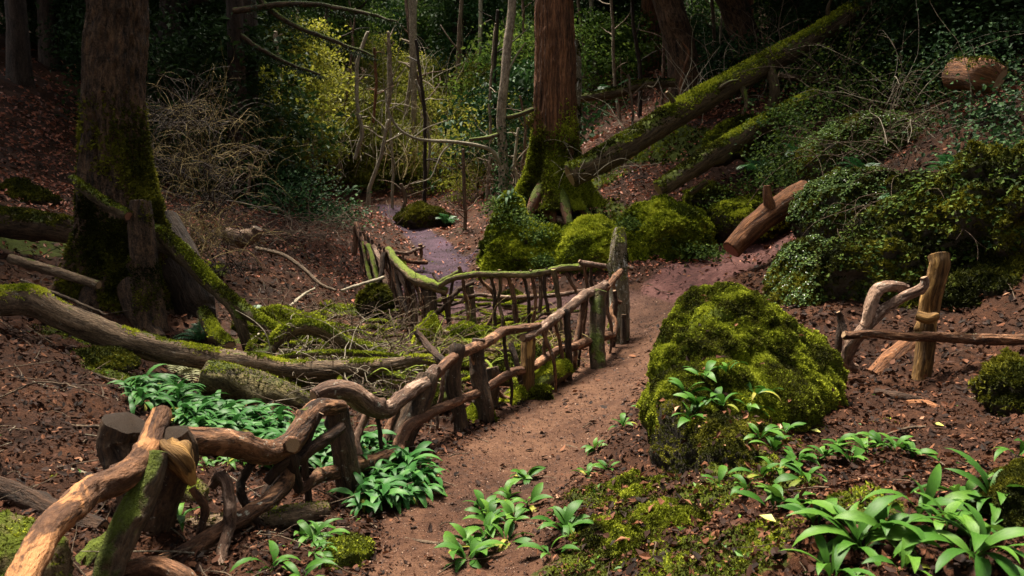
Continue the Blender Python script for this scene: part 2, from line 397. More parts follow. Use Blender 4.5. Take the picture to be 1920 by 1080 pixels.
M['moss_bright'] = leafmat('bright_moss_sprigs', [(0, (.03, .04, .004)), (.4, (.17, .21, .010)), (1, (.46, .48, .045))], .9, .2, .1)
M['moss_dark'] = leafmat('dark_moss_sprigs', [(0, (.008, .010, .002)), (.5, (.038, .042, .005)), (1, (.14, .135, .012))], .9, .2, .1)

# the ground: red-brown humus, with clay where feet have worn it, moss where it is left alone
def groundmat():
    m, t, b, o = NT('forest_soil'); pos = objpos(t)
    n1 = noise(t, pos, 1.2, 6, .65); n2 = noise(t, pos, 14, 6, .7); n3 = noise(t, pos, 70, 4, .7)
    f = math_(t, 'ADD', math_(t, 'MULTIPLY', n1, .5), math_(t, 'ADD', math_(t, 'MULTIPLY', n2, .35), math_(t, 'MULTIPLY', n3, .2)))
    c = ramp(t, f, [(.40, (.007, .0027, .0012)), (.54, (.032, .0120, .0052)), (.70, (.095, .038, .017))])
    clay, pur, ms, bare = attr(t, 'clay'), attr(t, 'purple'), attr(t, 'mossy'), attr(t, 'bare')
    cc = ramp(t, f, [(.36, (.011, .0045, .0023)), (.5, (.054, .0235, .0125)), (.66, (.122, .061, .034))])
    cp = ramp(t, f, [(.38, (.005, .0024, .0036)), (.5, (.026, .0125, .021)), (.66, (.072, .038, .058))])  # far path: sky reflection on wet mud put into the colour as purple
    cb = ramp(t, f, [(.38, (.02, .008, .007)), (.5, (.075, .030, .026)), (.66, (.18, .085, .072))])
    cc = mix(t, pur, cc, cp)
    e = math_(t, 'ADD', math_(t, 'MULTIPLY', math_(t, 'SUBTRACT', n2, .5), .9), clay)
    c = mix(t, rng_(t, math_(t, 'ADD', math_(t, 'MULTIPLY', math_(t, 'SUBTRACT', n2, .5), .9), bare), .3, .7), c, cb)
    c = mix(t, rng_(t, e, .3, .7), c, cc)
    mc, mn = moss_colour(t, pos, .45)
    em = math_(t, 'ADD', math_(t, 'MULTIPLY', math_(t, 'SUBTRACT', noise(t, pos, 5, 5, .7), .5), 1.6), ms)
    c = mix(t, rng_(t, em, .45, .65), c, mc)
    t.links.new(c, b.inputs['Base Color'])
    rr = ramp(t, math_(t, 'ADD', math_(t, 'MULTIPLY', clay, .5), math_(t, 'MULTIPLY', bare, .4)), [(0, (.95,) * 3), (1, (.8,) * 3)])
    t.links.new(rr, b.inputs['Roughness']); b.inputs['Specular IOR Level'].default_value = .15
    bump(t, b, math_(t, 'ADD', n2, math_(t, 'MULTIPLY', n3, .6)), .8, .03)
    return m
M['ground'] = groundmat()
M['litter'] = leafmat('dead_leaves', [(0, (.008, .0035, .002)), (.35, (.036, .0135, .0068)), (.62, (.115, .042, .019)), (.90, (.23, .10, .05)), (1, (.42, .26, .16))], .75, .1, .15)
M['litter_far'] = leafmat('rusty_dead_leaves', [(0, (.06, .020, .011)), (.4, (.22, .066, .033)), (.8, (.42, .15, .08)), (1, (.6, .33, .2))], .6, .1, .35)
M['grit'] = leafmat('path_grit', [(0, (.015, .007, .005)), (.55, (.09, .043, .026)), (1, (.33, .21, .14))], .7, 0, .3)
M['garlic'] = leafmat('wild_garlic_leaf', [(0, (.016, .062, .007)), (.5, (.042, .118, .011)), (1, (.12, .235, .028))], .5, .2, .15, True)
M['garlic_teal'] = leafmat('wild_garlic_leaf_teal', [(0, (.011, .056, .011)), (.5, (.028, .108, .020)), (1, (.08, .20, .038))], .5, .2, .14, True)  # bluer green leaves of the left-hand patches
M['garlic_old'] = leafmat('yellowing_garlic_leaf', [(0, (.10, .13, .015)), (.5, (.24, .24, .03)), (1, (.36, .30, .06))], .6, .2, .1, True)
M['yellow_leaf'] = leafmat('yellow_fallen_leaf', [(0, (.4, .42, .08)), (1, (.55, .55, .14))], .5, .2)
M['fern'] = leafmat('fern_frond', [(0, (.012, .05, .014)), (.6, (.035, .12, .035)), (1, (.08, .2, .05))], .5, .2)
M['fern_dry'] = leafmat('dry_fern_frond', [(0, (.12, .13, .05)), (1, (.34, .33, .15))], .7, .2)
M['leaf_dark'] = leafmat('dark_evergreen_leaf', [(0, (.006, .012, .004)), (.5, (.015, .034, .009)), (1, (.04, .075, .018))], .7, .15, .12)
M['leaf_teal'] = leafmat('glossy_bluegreen_leaf', [(0, (.006, .015, .005)), (.5, (.018, .05, .015)), (1, (.06, .125, .032))], .65, .15, .12)
M['leaf_yellow'] = leafmat('yellowgreen_leaf', [(0, (.03, .042, .007)), (.5, (.12, .135, .014)), (1, (.33, .31, .045))], .6, .45, .2)  # lit look of the leaves under the canopy gap put into the colour
M['leaf_mid'] = leafmat('midgreen_leaf', [(0, (.010, .024, .006)), (.5, (.04, .075, .012)), (1, (.12, .165, .026))], .7, .35, .08)
M['leaf_sorrel'] = leafmat('pale_clover_leaf', [(0, (.02, .045, .01)), (.5, (.07, .12, .025)), (1, (.16, .24, .05))], .6, .3, .12)
M['flower'] = leafmat('white_flower', [(0, (.6, .62, .5)), (1, (.8, .82, .78))], .6, .3)  # white glints of lit clover leaves, put in as pale discs
# ------------------------------------------------------------------ the lie of the land: a surface through surveyed points
_c = [(760,1080,3.3),(1000,1080,3.2),(700,960,4.2),(900,880,5),(1080,760,6.7),(1180,660,9),(1230,590,11),(1100,580,12.3),(900,590,13),(800,570,13.5),
 (850,500,17),(940,470,18.5),(780,440,22),(730,400,26),(700,900,4.8),(760,880,4.9),(450,800,6),(280,730,7.2),(560,760,7),(640,700,8.4),(850,680,9),(700,620,11.5),(1000,640,10.5),(815,650,11.2),
 (100,1000,3.3),(50,850,4.3),(60,700,5.8),(200,680,6.8),(350,880,4.7),(450,1000,3.8),(330,1060,3.3),(60,600,8),(20,500,10.5),(60,420,13),(60,330,17),(60,200,23),(0,100,28),
 (250,600,9),(200,560,10),(400,540,11),(560,500,14),(480,460,15),(620,470,16.5),(560,560,12),(700,540,14.2),(660,580,12.5),(620,390,22),(500,400,18),(420,400,16),
 (700,350,30),(850,400,25),(850,350,30),(960,430,20),(800,300,36),(600,300,32),(1040,390,17),(960,395,17.5),(1000,510,14.5),(1100,470,14.5),(1250,520,12.5),(1200,560,11.8),
 (1330,520,12),(1420,480,13),(1480,440,14),(1400,560,10.3),(1300,600,9.5),(1340,440,15),(1300,340,17.5),(1200,330,18),(1150,250,22),(1300,200,25),(1300,120,30),(1100,150,32),(900,200,40),
 (1500,250,18),(1600,150,20),(1700,100,19),(1600,330,13),(1550,430,11.5),(1700,300,11),(1700,420,9.5),(1850,200,11.5),(1850,330,9.5),(1900,480,8),(1850,600,7.2),(1560,560,8.5),(1600,650,7.2),
 (1750,700,6.4),(1600,740,6),(1850,760,5.3),(1500,760,5.6),(1700,850,4.4),(1900,900,3.4),(1500,850,4.3),(1450,950,3.1),(1300,960,3.35),(1250,1050,2.9),(1600,1050,2.4),(1850,1000,2.5),(1400,1080,2.5),
 (1180,900,4.2),(1100,960,3.9),(1120,900,4.5),(1180,800,5.7),(1255,938,4.3),(1225,900,4.5),(1312,800,4.62),(1320,860,4.15),(1335,910,3.8),(1420,800,4.7),(1255,860,4.75),(900,90,50),(300,120,45),(1340,40,52)]
_k = np.array([P(*q) for q in _c] + [(0,0,.05),(-1.2,1.5,-.02),(1.2,1.2,.15),(-3,0,.4),(3,0,.7),(-6,3,1.2),(6,3,1.6),(0,-6,.3),(-12,-4,3),(12,-4,3),(-14,10,4.2),(13,9,5.2),
   (-30,40,13),(34,42,15),(0,70,18),(-34,15,11),(34,15,14),(-45,0,12),(45,0,14),(0,-45,4),(-40,-40,9),(40,-40,10),(0,115,26),(-95,60,26),(95,60,28),(100,-60,18),(-100,-60,18)])
def _ker(r): return -np.sqrt(r * r + .16)
_A = _ker(np.linalg.norm(_k[:, None, :2] - _k[None, :, :2], axis=2)); _n = len(_k)
_S = np.block([[_A + np.eye(_n) * .03, np.ones((_n, 1)), _k[:, :2]], [np.vstack([np.ones(_n), _k[:, :2].T]), np.zeros((3, 3))]])
_w = np.linalg.solve(_S, np.concatenate([_k[:, 2], np.zeros(3)]))
def ground_base(xy):
    xy = np.asarray(xy, float).reshape(-1, 2); out = np.zeros(len(xy))
    for s in range(0, len(xy), 20000):
        q = xy[s:s + 20000]; out[s:s + 20000] = _ker(np.linalg.norm(q[:, None] - _k[None, :, :2], axis=2)) @ _w[:_n] + _w[_n] + q @ _w[_n + 1:]
    return out
def polydist(xy, line):
    """distance to a polyline of (x, y, half width), less the half width there"""
    xy = np.asarray(xy, float); best = np.full(len(xy), 1e9)
    for a, b in zip(line[:-1], line[1:]):
        a, b = np.array(a), np.array(b); d = b[:2] - a[:2]; t = np.clip(((xy - a[:2]) @ d) / d.dot(d), 0, 1)
        best = np.minimum(best, np.linalg.norm(xy - a[:2] - t[:, None] * d, axis=1) - (a[2] + (b[2] - a[2]) * t))
    return best
def _pl(l): return [(*P(px, py, D)[:2], h) for px, py, D, h in l]
PATH = _pl([(860,1080,3.25,.37),(872,960,4.1,.38),(965,880,5.0,.45),(1082,760,6.8,.48),(1185,660,9.0,.42),(1215,600,10.9,.5),(1120,580,12.3,.45),(1000,588,12.9,.45),(870,590,13.2,.5),(805,550,14.6,.55),(835,505,17,.65),(838,480,18.6,.45),(800,450,21,.38),(752,415,24.5,.36),(730,392,27,.36)])
PATH = [(.02, -3.0, .5), (-.1, .5, .45)] + PATH
PATH2 = _pl([(850,503,16.8,.4),(925,482,18.0,.4),(900,472,18.8,.35)])
BARE = _pl([(1225,575,11.4,.3),(1300,530,12.2,.7),(1380,480,13.1,.9),(1470,450,13.8,1.0),(1500,455,12.5,.7)])
def path_d(xy): return np.minimum(polydist(xy, PATH), polydist(xy, PATH2))
MOSSY = [(*P(px, py, D)[:2], r) for px, py, D, r in [(1200,1000,3.5,.38),(1310,825,4.6,.3),(700,740,7.6,.6),(800,720,7.6,.5),(600,700,8.0,.5),(1100,1060,3.2,.3),(1400,830,4.5,.3),(1470,790,5.0,.3),(1380,880,4.0,.25),(1130,1040,3.25,.25),(1330,1060,2.75,.35),(1150,930,4.1,.3),(1240,900,4.2,.3),(1600,960,2.9,.22),(1350,930,3.6,.3),(1480,900,3.6,.2),(700,680,9,.9),(900,650,10,.8),(1010,690,8.9,.5),
   (560,640,9.5,.9),(1110,400,16,1.2),(1000,400,17,.8),(1200,400,15.5,1.2),(700,300,33,3),(850,310,33,3),(330,440,12,.9),(70,440,12,1.0),(250,700,6.8,.5),(160,640,8,.5),(1100,300,19,1.2),(1250,280,20,1.5),(640,560,12.3,.4)]]
def mossy_mask(xy):
    m = np.zeros(len(xy))
    for x, y, r in MOSSY: m = np.maximum(m, 1 - sstep(.4, 1.25, np.hypot(xy[:, 0] - x, xy[:, 1] - y) / r))
    return m
def ground_z(xy):
    xy = np.asarray(xy, float).reshape(-1, 2); d = path_d(xy); off = sstep(-.1, .7, d)
    z = ground_base(xy); q = np.column_stack([xy, np.zeros(len(xy))]); far = np.clip(np.hypot(xy[:, 0], xy[:, 1]) / 12, .35, 3)
    z = z + fbm(q * .9, 3, 11) * .10 * far * off + fbm(q * 4.5, 3, 12) * (.024 + .055 * off) + fbm(q * 16, 2, 13) * (.010 + .020 * off)
    return z - .05 * (1 - sstep(-.35, .25, d))
def gz(x, y): return float(ground_z(np.array([[x, y]]))[0])
def G(px, py):
    """where the line of sight through a photograph pixel meets the ground"""
    d = ray(px, py); d = d / d[1]; Y = np.concatenate([np.arange(1.2, 12, .04), np.arange(12, 70, .15)])
    q = CAM[None] + d[None] * Y[:, None]; below = q[:, 2] < ground_z(q[:, :2])
    k = int(np.argmax(below)) if below.any() else len(Y) - 1
    x, y = q[k, :2]; return np.array([x, y, gz(x, y)])

ang = np.concatenate([np.arange(-180, -46, 3.0), np.arange(-46, 46, .22), np.arange(46, 180, 3.0)])
rad = np.concatenate([[.0, .3], .55 * 1.0125 ** np.arange(0, 440)]); rad = rad[rad < 125]
A2, R2 = np.meshgrid(np.radians(ang), rad); gx, gy = R2 * np.sin(A2), R2 * np.cos(A2)
gxy = np.stack([gx.ravel(), gy.ravel()], 1); gzv = ground_z(gxy)
na, nr_ = len(ang), len(rad); i = np.arange(nr_ - 1)[:, None] * na; j = np.arange(na)[None]; j2 = (j + 1) % na
gf = np.stack([i + j, i + j2, i + na + j2, i + na + j], -1).reshape(-1, 4)[:, ::-1]
gv = np.column_stack([gxy, gzv])
g_pd = path_d(gxy)
def ground_attrs(me, xy, d):
    dist = xy[:, 1]
    for nm, val in (('clay', 1 - sstep(-.12, .28, d)), ('purple', sstep(10.5, 15.5, dist)), ('mossy', mossy_mask(xy)), ('bare', 1 - sstep(-.3, .5, polydist(xy, BARE)))):  # purple: painted sky reflection, growing with distance
        a = me.attributes.new(nm, 'FLOAT', 'POINT'); a.data.foreach_set('value', val.astype(np.float32))
mb = MB().add(gv, gf)
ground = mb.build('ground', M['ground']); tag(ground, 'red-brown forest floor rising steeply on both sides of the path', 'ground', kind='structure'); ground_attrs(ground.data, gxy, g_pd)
# the trodden path: a sheet of its own just above the floor
pm_ = (g_pd[gf] < .06).all(1) & (gv[gf][:, :, 1].min(1) > .5) & (gv[gf][:, :, 1].max(1) < 29)
ids = np.unique(gf[pm_]); remap = np.full(len(gv), -1); remap[ids] = np.arange(len(ids))
pv = gv[ids].copy(); pv[:, 2] += .006
mb = MB().add(pv, remap[gf[pm_]])
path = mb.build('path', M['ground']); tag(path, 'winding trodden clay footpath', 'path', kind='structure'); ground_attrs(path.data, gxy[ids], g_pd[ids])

# ------------------------------------------------------------------ leaf litter, twigs
def scatter_ground(rng, n, rmin, rmax, amax=44, keep=None):
    a = np.radians(rng.uniform(-amax, amax, n)); r = rmin * (rmax / rmin) ** rng.random(n) ** .85
    xy = np.stack([r * np.sin(a), r * np.cos(a)], 1)
    if keep is not None: xy = xy[rng.random(len(xy)) < keep(xy)]
    z = ground_z(xy); e = .04
    nx = (ground_z(xy + [e, 0]) - z) / e; ny = (ground_z(xy + [0, e]) - z) / e
    return np.column_stack([xy, z]), norm(np.column_stack([-nx, -ny, np.ones(len(xy))]))
def off_path(xy): return np.clip(.09 + sstep(-.12, .35, path_d(xy)), 0, 1) * (.25 + .75 * sstep(-.2, .6, polydist(xy, BARE))) * (1 - .75 * mossy_mask(xy))
rng = np.random.default_rng(5)
mb = MB(); p, n_ = scatter_ground(rng, 70000, 1.5, 26, 44, off_path); k = len(p)
d = np.hypot(p[:, 0], p[:, 1]); up = norm(n_ + rand_dirs(rng, k) * .55); dr = rand_dirs(rng, k); dr = norm(dr - up * (dr * up).sum(1)[:, None])
clump = fbm(p * .8, 3, 3)
L = rng.uniform(.016, .068, k) * np.clip(d / 8, .5, 1.9)
leaves(mb, p + n_ * rng.uniform(.002, .02, k)[:, None], dr, up, L, L * rng.uniform(.35, .7, k), rng.uniform(-.3, .4, k)[:, None], np.clip(rng.beta(.9, 1.8, k) + clump * .25, 0, 1))
tag(mb.build('fallen_leaves', M['litter'], smooth=False), 'brown dead leaves strewn over the forest floor', 'leaf litter', kind='stuff')
mb = MB(); p, n_ = scatter_ground(rng, 75000, 13, 48, 40, lambda q: off_path(q) * sstep(-22, -13, q[:, 0]) * (1 - sstep(6, 14, q[:, 0])) * (.35 + .65 * sstep(-.2, .2, fbm(np.column_stack([q * .35, q[:, :1] * 0]), 3, 8)))); k = len(p)
d = np.hypot(p[:, 0], p[:, 1]); up = norm(n_ + rand_dirs(rng, k) * .6); dr = rand_dirs(rng, k); dr = norm(dr - up * (dr * up).sum(1)[:, None])
L = rng.uniform(.06, .13, k) * np.clip(d / 18, .8, 2)
leaves(mb, p + n_ * rng.uniform(.004, .04, k)[:, None], dr, up, L, L * rng.uniform(.4, .7, k), .2, np.clip(rng.beta(2, 2, k), 0, 1))
tag(mb.build('fallen_leaves', M['litter_far'], smooth=False), 'rusty red dead leaves beside the far purple path', 'leaf litter', kind='stuff')
mb = MB(); p, n_ = scatter_ground(rng, 26000, 1.6, 17, 44, off_path); k = len(p)
up = norm(n_ + rand_dirs(rng, k) * .5); dr = rand_dirs(rng, k); dr = norm(dr - up * (dr * up).sum(1)[:, None]); L = rng.uniform(.03, .075, k) * np.clip(p[:, 1] / 6, .8, 1.6)
leaves6(mb, p + n_ * rng.uniform(.004, .02, k)[:, None], dr, up, L, L * rng.uniform(.5, .8, k), rng, np.clip(rng.beta(1.0, 2.5, k), 0, 1))
tag(mb.build('fallen_leaves', M['litter'], smooth=False), 'larger whole dead leaves lying on the forest floor', 'leaf litter', kind='stuff')
# humus crumbs and bits of bark
mb = MB(); p, n_ = scatter_ground(rng, 42000, 1.4, 9, 46, lambda q: np.clip(.04 + sstep(-.3, .3, path_d(q)), 0, 1)); k = len(p)
up = rand_dirs(rng, k); dr = rand_dirs(rng, k); L = rng.uniform(.006, .035, k)
leaves(mb, p + n_ * .004, norm(dr + n_ * .2), up, L, L * rng.uniform(.25, .8, k), .4, rng.beta(.9, 2.2, k))
tag(mb.build('soil_crumbs', M['litter'], smooth=False), 'dark crumbs of bark and humus on the floor', 'soil crumbs', kind='stuff')
def twigs(n, rmin, rmax, lo, hi, keep, seed, mat, label, rad=.004):
    rng = np.random.default_rng(seed); p, n_ = scatter_ground(rng, n, rmin, rmax, 44, keep); mb = MB()
    for q, nn in zip(p, n_):
        a = rng.uniform(0, 6.28); L = rng.uniform(lo, hi) * (1 + .03 * q[1]); dv = np.array([math.cos(a), math.sin(a), 0]); dv = norm(dv - nn * dv.dot(nn) + nn * rng.normal(0, .10))
        sd_ = np.cross(nn, dv); b = rng.normal(0, .12, 2) * L; r = rad * rng.uniform(.5, 1.8) * (1 + .06 * q[1])
        q = q + nn * (r + .012)
        tube(mb, [q, q + dv * L * .35 + sd_ * b[0] + nn * .01, q + dv * L * .7 + sd_ * b[1], q + dv * L + sd_ * b[1] * 1.5], [r, r * .9, r * .75, r * .4], 4, L / 5, 0, 1, (None, None))
    return tag(mb.build('twig_litter', mat), label, 'twigs', kind='stuff')
twigs(1500, 2.2, 18, .08, .42, lambda q: off_path(q) * np.where(q[:, 0] < 0, 1, .25), 21, M['twig'], 'fallen brown twigs lying about the slopes', .0026)
twigs(300, 3, 14, .10, .5, lambda q: off_path(q) * (q[:, 0] < .5), 22, M['twig_pale'], 'fallen pale twigs lying on the left slope', .0022)
# grit and torn leaf bits trodden into the path
rng = np.random.default_rng(15); mb = MB(); p, n_ = scatter_ground(rng, 70000, 2.6, 28, 30, lambda q: (path_d(q) < .1) * 1.0); k = len(p)
L = rng.uniform(.005, .02, k) * np.clip(p[:, 1] / 6, .7, 2); up = norm(n_ + rand_dirs(rng, k) * .7); dr = rand_dirs(rng, k)
leaves(mb, p + n_ * .012, norm(dr - up * (dr * up).sum(1)[:, None]), up, L, L * rng.uniform(.5, 1, k), .25, np.clip(rng.beta(1.2, 1.6, k), 0, 1))
tag(mb.build('path_grit', M['grit'], smooth=False), 'pale and dark grit trodden into the clay path', 'grit', kind='stuff')
# ------------------------------------------------------------------ rocks
import bmesh
def ico(sub):
    b = bmesh.new(); bmesh.ops.create_icosphere(b, subdivisions=sub, radius=1.0)
    v = np.array([x.co[:] for x in b.verts]); f = np.array([[q.index for q in x.verts] for x in b.faces]); b.free(); return v, f
ICO = {k: ico(k) for k in (3, 4, 5, 6)}
def blob_rock(center, blobs, sub=5, amp=.10, freq=2.2, seed=0, fine=.02, ledge=.0, billow=0.0, bf=9):
    """star-shaped stone: the outermost of several ellipsoids round the centre, then weathered"""
    d, f = ICO[sub]; rr = []
    for off, rad_ in blobs:
        o = np.asarray(off, float); A = np.asarray(rad_, float); dd = d / A; oo = o / A
        a = (dd * dd).sum(1); b = -2 * dd @ oo; c = oo.dot(oo) - 1; q = b * b - 4 * a * c
        t = np.where(q > 0, (-b + np.sqrt(np.maximum(q, 0))) / (2 * a), 0.02); rr.append(np.maximum(t, .02))
    rr = np.array(rr); k = 14 / rr.max(); r = np.log(np.exp(k * rr).sum(0)) / k - math.log(1) / k
    p = d * r[:, None]; s = r.mean()
    q = p / s * freq
    n = fbm(q, 4, seed) ; rid = 1 - np.abs(fbm(q * 1.1 + 5, 3, seed + 4)) * 2
    r = r + s * amp * n * 1.5 + s * amp * .45 * (rid - .5) + fine * fbm(p * 16, 3, seed + 8) + fine * .6 * fbm(p * 42, 2, seed + 9)
    if billow: r = r + billow * (np.abs(fbm(p * bf * .5 + 3, 3, seed + 21)) * 3.2 - .6 + .5 * np.abs(fbm(p * bf * 1.7, 2, seed + 23)) * 3)
    if ledge: r = r + ledge * np.sign(fbm(np.column_stack([p[:, :1] * .8, p[:, 1:2] * .8, p[:, 2:] * 6]), 2, seed + 3)) * .5
    return np.asarray(center) + d * r[:, None], f
def rock(name, center, blobs, label, cat='rock', mat='rock_mid', moss='moss', tufts=3000, tsize=.03, sub=5, amp=.10, freq=2.2, seed=0, fine=.02, up=.0, group=None, ledge=0.0, lit=0, billow=None, bf=9):
    v, f = blob_rock(center, blobs, sub, amp, freq, seed, fine, ledge, tsize * 1.1 if billow is None else billow, bf if billow is not None else .27 / tsize)
    o = tag(MB().add(v, f).build(name, M[mat], loc=center), label, cat, group)
    rg = np.random.default_rng(seed + 1000)
    if tufts:
        see = lambda c, n: np.clip(n[:, 2] + .35 + .9 * fbm(c * 2.6, 3, seed + 2) - up, 0, 1) * (((CAM - c) * n).sum(1) > -.25)
        p, nr = sample_surface(v, f, tufts, rg, see)
        mt = moss_tufts(MB(), p, nr, tsize, rg, 3).build('moss', M[moss], o, smooth=False); tag(mt, kind='stuff')
    if lit:
        p, nr = sample_surface(v, f, lit, rg, lambda c, n: np.clip(n[:, 2] - .35, 0, 1)); k = len(p); dr = rand_dirs(rg, k); upn = norm(nr + rand_dirs(rg, k) * .5)
        L = rg.uniform(.03, .07, k)
        tag(leaves(MB(), p + nr * tsize * .8, norm(dr - upn * (dr * upn).sum(1)[:, None]), upn, L, L * .55, .2, rg.random(k)).build('dead_leaf_litter', M['litter'], o, smooth=False), kind='stuff')
    return o, v, f
def at_z(px, py, D, z): q = P(px, py, D); q[2] = z; return q

c0 = at_z(1378, 680, 6.15, .10)
main_rock, mr_v, mr_f = rock('mossy_boulder', c0, [((-.06, .1, .16), (.46, .60, .58)), ((-.30, -.30, .04), (.40, .50, .46)), ((.40, -.02, -.02), (.46, .50, .36)), ((-.46, -.66, .06), (.27, .42, .34)), ((-.36, -1.0, .10), (.22, .34, .26)), ((-.05, -.95, .02), (.34, .4, .26)), ((-.66, -1.10, -.02), (.27, .46, .33)), ((-.60, -1.35, -.08), (.22, .40, .28)), ((.12, -.35, -.05), (.5, .5, .36))],
    'big yellow-green moss-covered boulder beside the clay path with dead leaves on top', 'boulder', 'rock_bright', 'moss', 90000, .017, 6, .09, 2.6, 3, .02, lit=50, billow=.042, bf=8)
q = at_z(1348, 875, 4.35, -.10)
rock('cliff_bank', q, [((0, 0, 0), (.26, .50, .34)), ((.22, .1, -.02), (.32, .55, .33)), ((-.10, .42, .06), (.22, .4, .34))], 'mossy bank with a dark sheer side dropping to the path under the boulder', 'bank', 'rock_shaded', 'moss_dark', 22000, .014, 6, .10, 2.4, 7, .03, .35, ledge=.02, billow=.012, lit=160)  # dark stone and moss stand in for shade on the sheer side
for k, (px, py, D, z, bl, lab) in enumerate([(1195, 935, 4.05, -.20, [((0, 0, 0), (.22, .34, .20)), ((.15, -.1, .04), (.2, .3, .2))], 'mossy ledge sloping from the dark sheer side down to the path'), (1135, 1010, 3.55, -.17, [((0, 0, 0), (.20, .28, .15)), ((.14, -.05, .03), (.2, .28, .17))], 'lower mossy ledge at the bottom of the path edge'), (1245, 1020, 3.2, .02, [((0, 0, 0), (.24, .24, .14)), ((.1, .15, .02), (.22, .24, .14))], 'brown-tinged mossy hump on the mound in front of the ledges')]):
    rock('mossy_ledge', at_z(px, py, D, z), bl, lab, 'ledge', 'rock_mid', 'moss', 15000, .012, 5, .16, 2.6, 90 + k, .02, .1, lit=70)
# the middle rocks below the red tree
c1 = at_z(985, 470, 15.3, .25)
rock('mossy_rock', c1, [((0, 0, 0), (.72, .8, .62)), ((-.35, .1, .25), (.38, .5, .62)), ((-.3, .2, .75), (.34, .4, .38)), ((.3, -.2, -.1), (.5, .6, .4)), ((-.5, -.1, -.3), (.4, .6, .5))],
    'pillar-like mossy rock crowned by a hart\'s tongue fern, left of the leaning grey stump', 'rock', 'rock_bright', 'moss_bright', 16000, .06, 6, .16, 3.0, 12, .05)
c2 = at_z(1105, 465, 14.3, .25)
rock('mossy_rock', c2, [((0, 0, 0), (.5, .7, .55)), ((.15, -.1, .05), (.5, .6, .45)), ((.5, .3, -.1), (.5, .6, .5)), ((.1, .5, .25), (.7, .7, .45))], 'mossy rock right behind the leaning grey stump', 'rock', 'rock_bright', 'moss_bright', 13000, .055, 5, .14, 2.6, 15, .05)
c3 = at_z(1240, 425, 14.6, .45)
rock('mossy_rock', c3, [((0, 0, .1), (.95, .9, .72)), ((.3, -.2, -.1), (.62, .7, .6)), ((-.45, -.3, -.35), (.6, .7, .6)), ((.1, -.6, -.5), (.85, .6, .45))], 'largest rounded mossy rock at the foot of the bare earth slope', 'rock', 'rock_bright', 'moss_bright', 18000, .055, 6, .11, 2.2, 18, .05)
c4 = at_z(1395, 400, 14.6, .95)
rock('mossy_rock', c4, [((0, 0, 0), (.7, .7, .42)), ((.4, .1, .1), (.5, .6, .42))], 'low mossy rock behind the upper end of the red log', 'rock', 'rock_dark', 'moss', 7000, .05, 5, .14, 2.4, 22, .04)
c5 = at_z(1330, 375, 16.5, 1.25)
rock('mossy_rock', c5, [((0, 0, 0), (.55, .6, .40))], 'small mossy rock under the lower end of the second fallen trunk', 'rock', 'rock_dark', 'moss', 4000, .05, 5, .15, 2.4, 24, .04)
c6 = at_z(1400, 250, 17.0, 2.7)
rock('mossy_rock', c6, [((0, 0, 0), (.65, .6, .45)), ((-.5, .1, -.2), (.4, .4, .4))], 'rounded mossy rock between the two fallen trunks', 'rock', 'rock_mid', 'moss', 4000, .055, 5, .15, 2.4, 26, .04)
c7 = at_z(790, 415, 23.5, .55)
rock('mossy_rock', c7, [((0, 0, 0), (.75, .6, .42)), ((.4, 0, -.05), (.6, .5, .34))], 'dark mossy rock beside the bend of the far purple path', 'rock', 'rock_dark', 'moss_dark', 5000, .07, 5, .15, 2.4, 28, .04)
# right bank
def bank(px, py, D, z, blobs, label, seed, mat='rock_dark', moss='moss_dark', n=9000, ts=.045, sub=5, amp=.12):
    return rock('mossy_bank', at_z(px, py, D, z), blobs, label, 'bank', mat, moss, n, ts, sub, amp, 2.4, seed, .05)
b1 = bank(1610, 400, 11.2, 1.25, [((0, 0, 0), (.82, .8, .60)), ((-.3, -.1, -.2), (.6, .7, .6)), ((.4, .2, -.1), (.6, .6, .5))], 'rounded bank under white-flecked clover beyond the red log', 31)
b2 = bank(1640, 265, 13.0, 2.2, [((0, 0, 0), (1.05, .9, .62)), ((-.4, 0, -.25), (.8, .8, .6)), ((.6, .3, .05), (.8, .8, .6))], 'upper rounded bank dappled with pale clover among bare brambles', 33)
b3 = bank(1500, 555, 9.2, .35, [((0, 0, 0), (.34, .7, .34)), ((.18, .25, .2), (.36, .6, .42)), ((-.1, -.3, -.15), (.3, .4, .3))], 'low clover-covered bank edging the bare earth slope', 35, n=5000)
b4 = bank(1690, 520, 8.8, .75, [((0, 0, 0), (.85, .8, .62)), ((-.35, -.2, -.2), (.6, .6, .5)), ((.5, .2, .2), (.8, .7, .65))], 'dark mossy bank behind the golden gate post', 37, n=16000, amp=.22, sub=6)
b5 = bank(1880, 420, 8.6, 1.4, [((0, 0, -.1), (.8, .8, .75)), ((-.5, .3, -.1), (.55, .7, .5))], 'steep dark mossy bank at the right behind the wooden rail', 39, n=12000, amp=.30, sub=6)
bank(1800, 600, 8.0, .35, [((0, 0, 0), (.6, .5, .4)), ((.5, 0, .1), (.6, .5, .5))], 'low dark bank under the small green fern at the right', 41, n=6000)
rock('mossy_rock', at_z(1905, 1010, 2.65, .40), [((.06, 0, -.05), (.18, .22, .20)), ((.14, .1, .0), (.2, .22, .2))], 'dark mossy lump at the bottom right corner behind the wild garlic', 'rock', 'rock_dark', 'moss_dark', 16000, .011, 5, .12, 2.4, 43, .02)
rock('mossy_rock', at_z(1905, 770, 5.2, .16), [((0, 0, 0), (.22, .3, .26))], 'dark mossy lump at the right edge on the soil below the rail', 'rock', 'rock_dark', 'moss_dark', 2500, .03, 4, .14, 2.4, 44, .03)
rock('stone', at_z(5, 1040, 2.6, .18), [((0, 0, 0), (.19, .22, .25)), ((-.12, 0, .0), (.25, .3, .27))], 'lichen-covered stone in the bottom left corner', 'rock', 'rock_bare', 'moss', 900, .012, 5, .10, 2.0, 46, .012, .3)
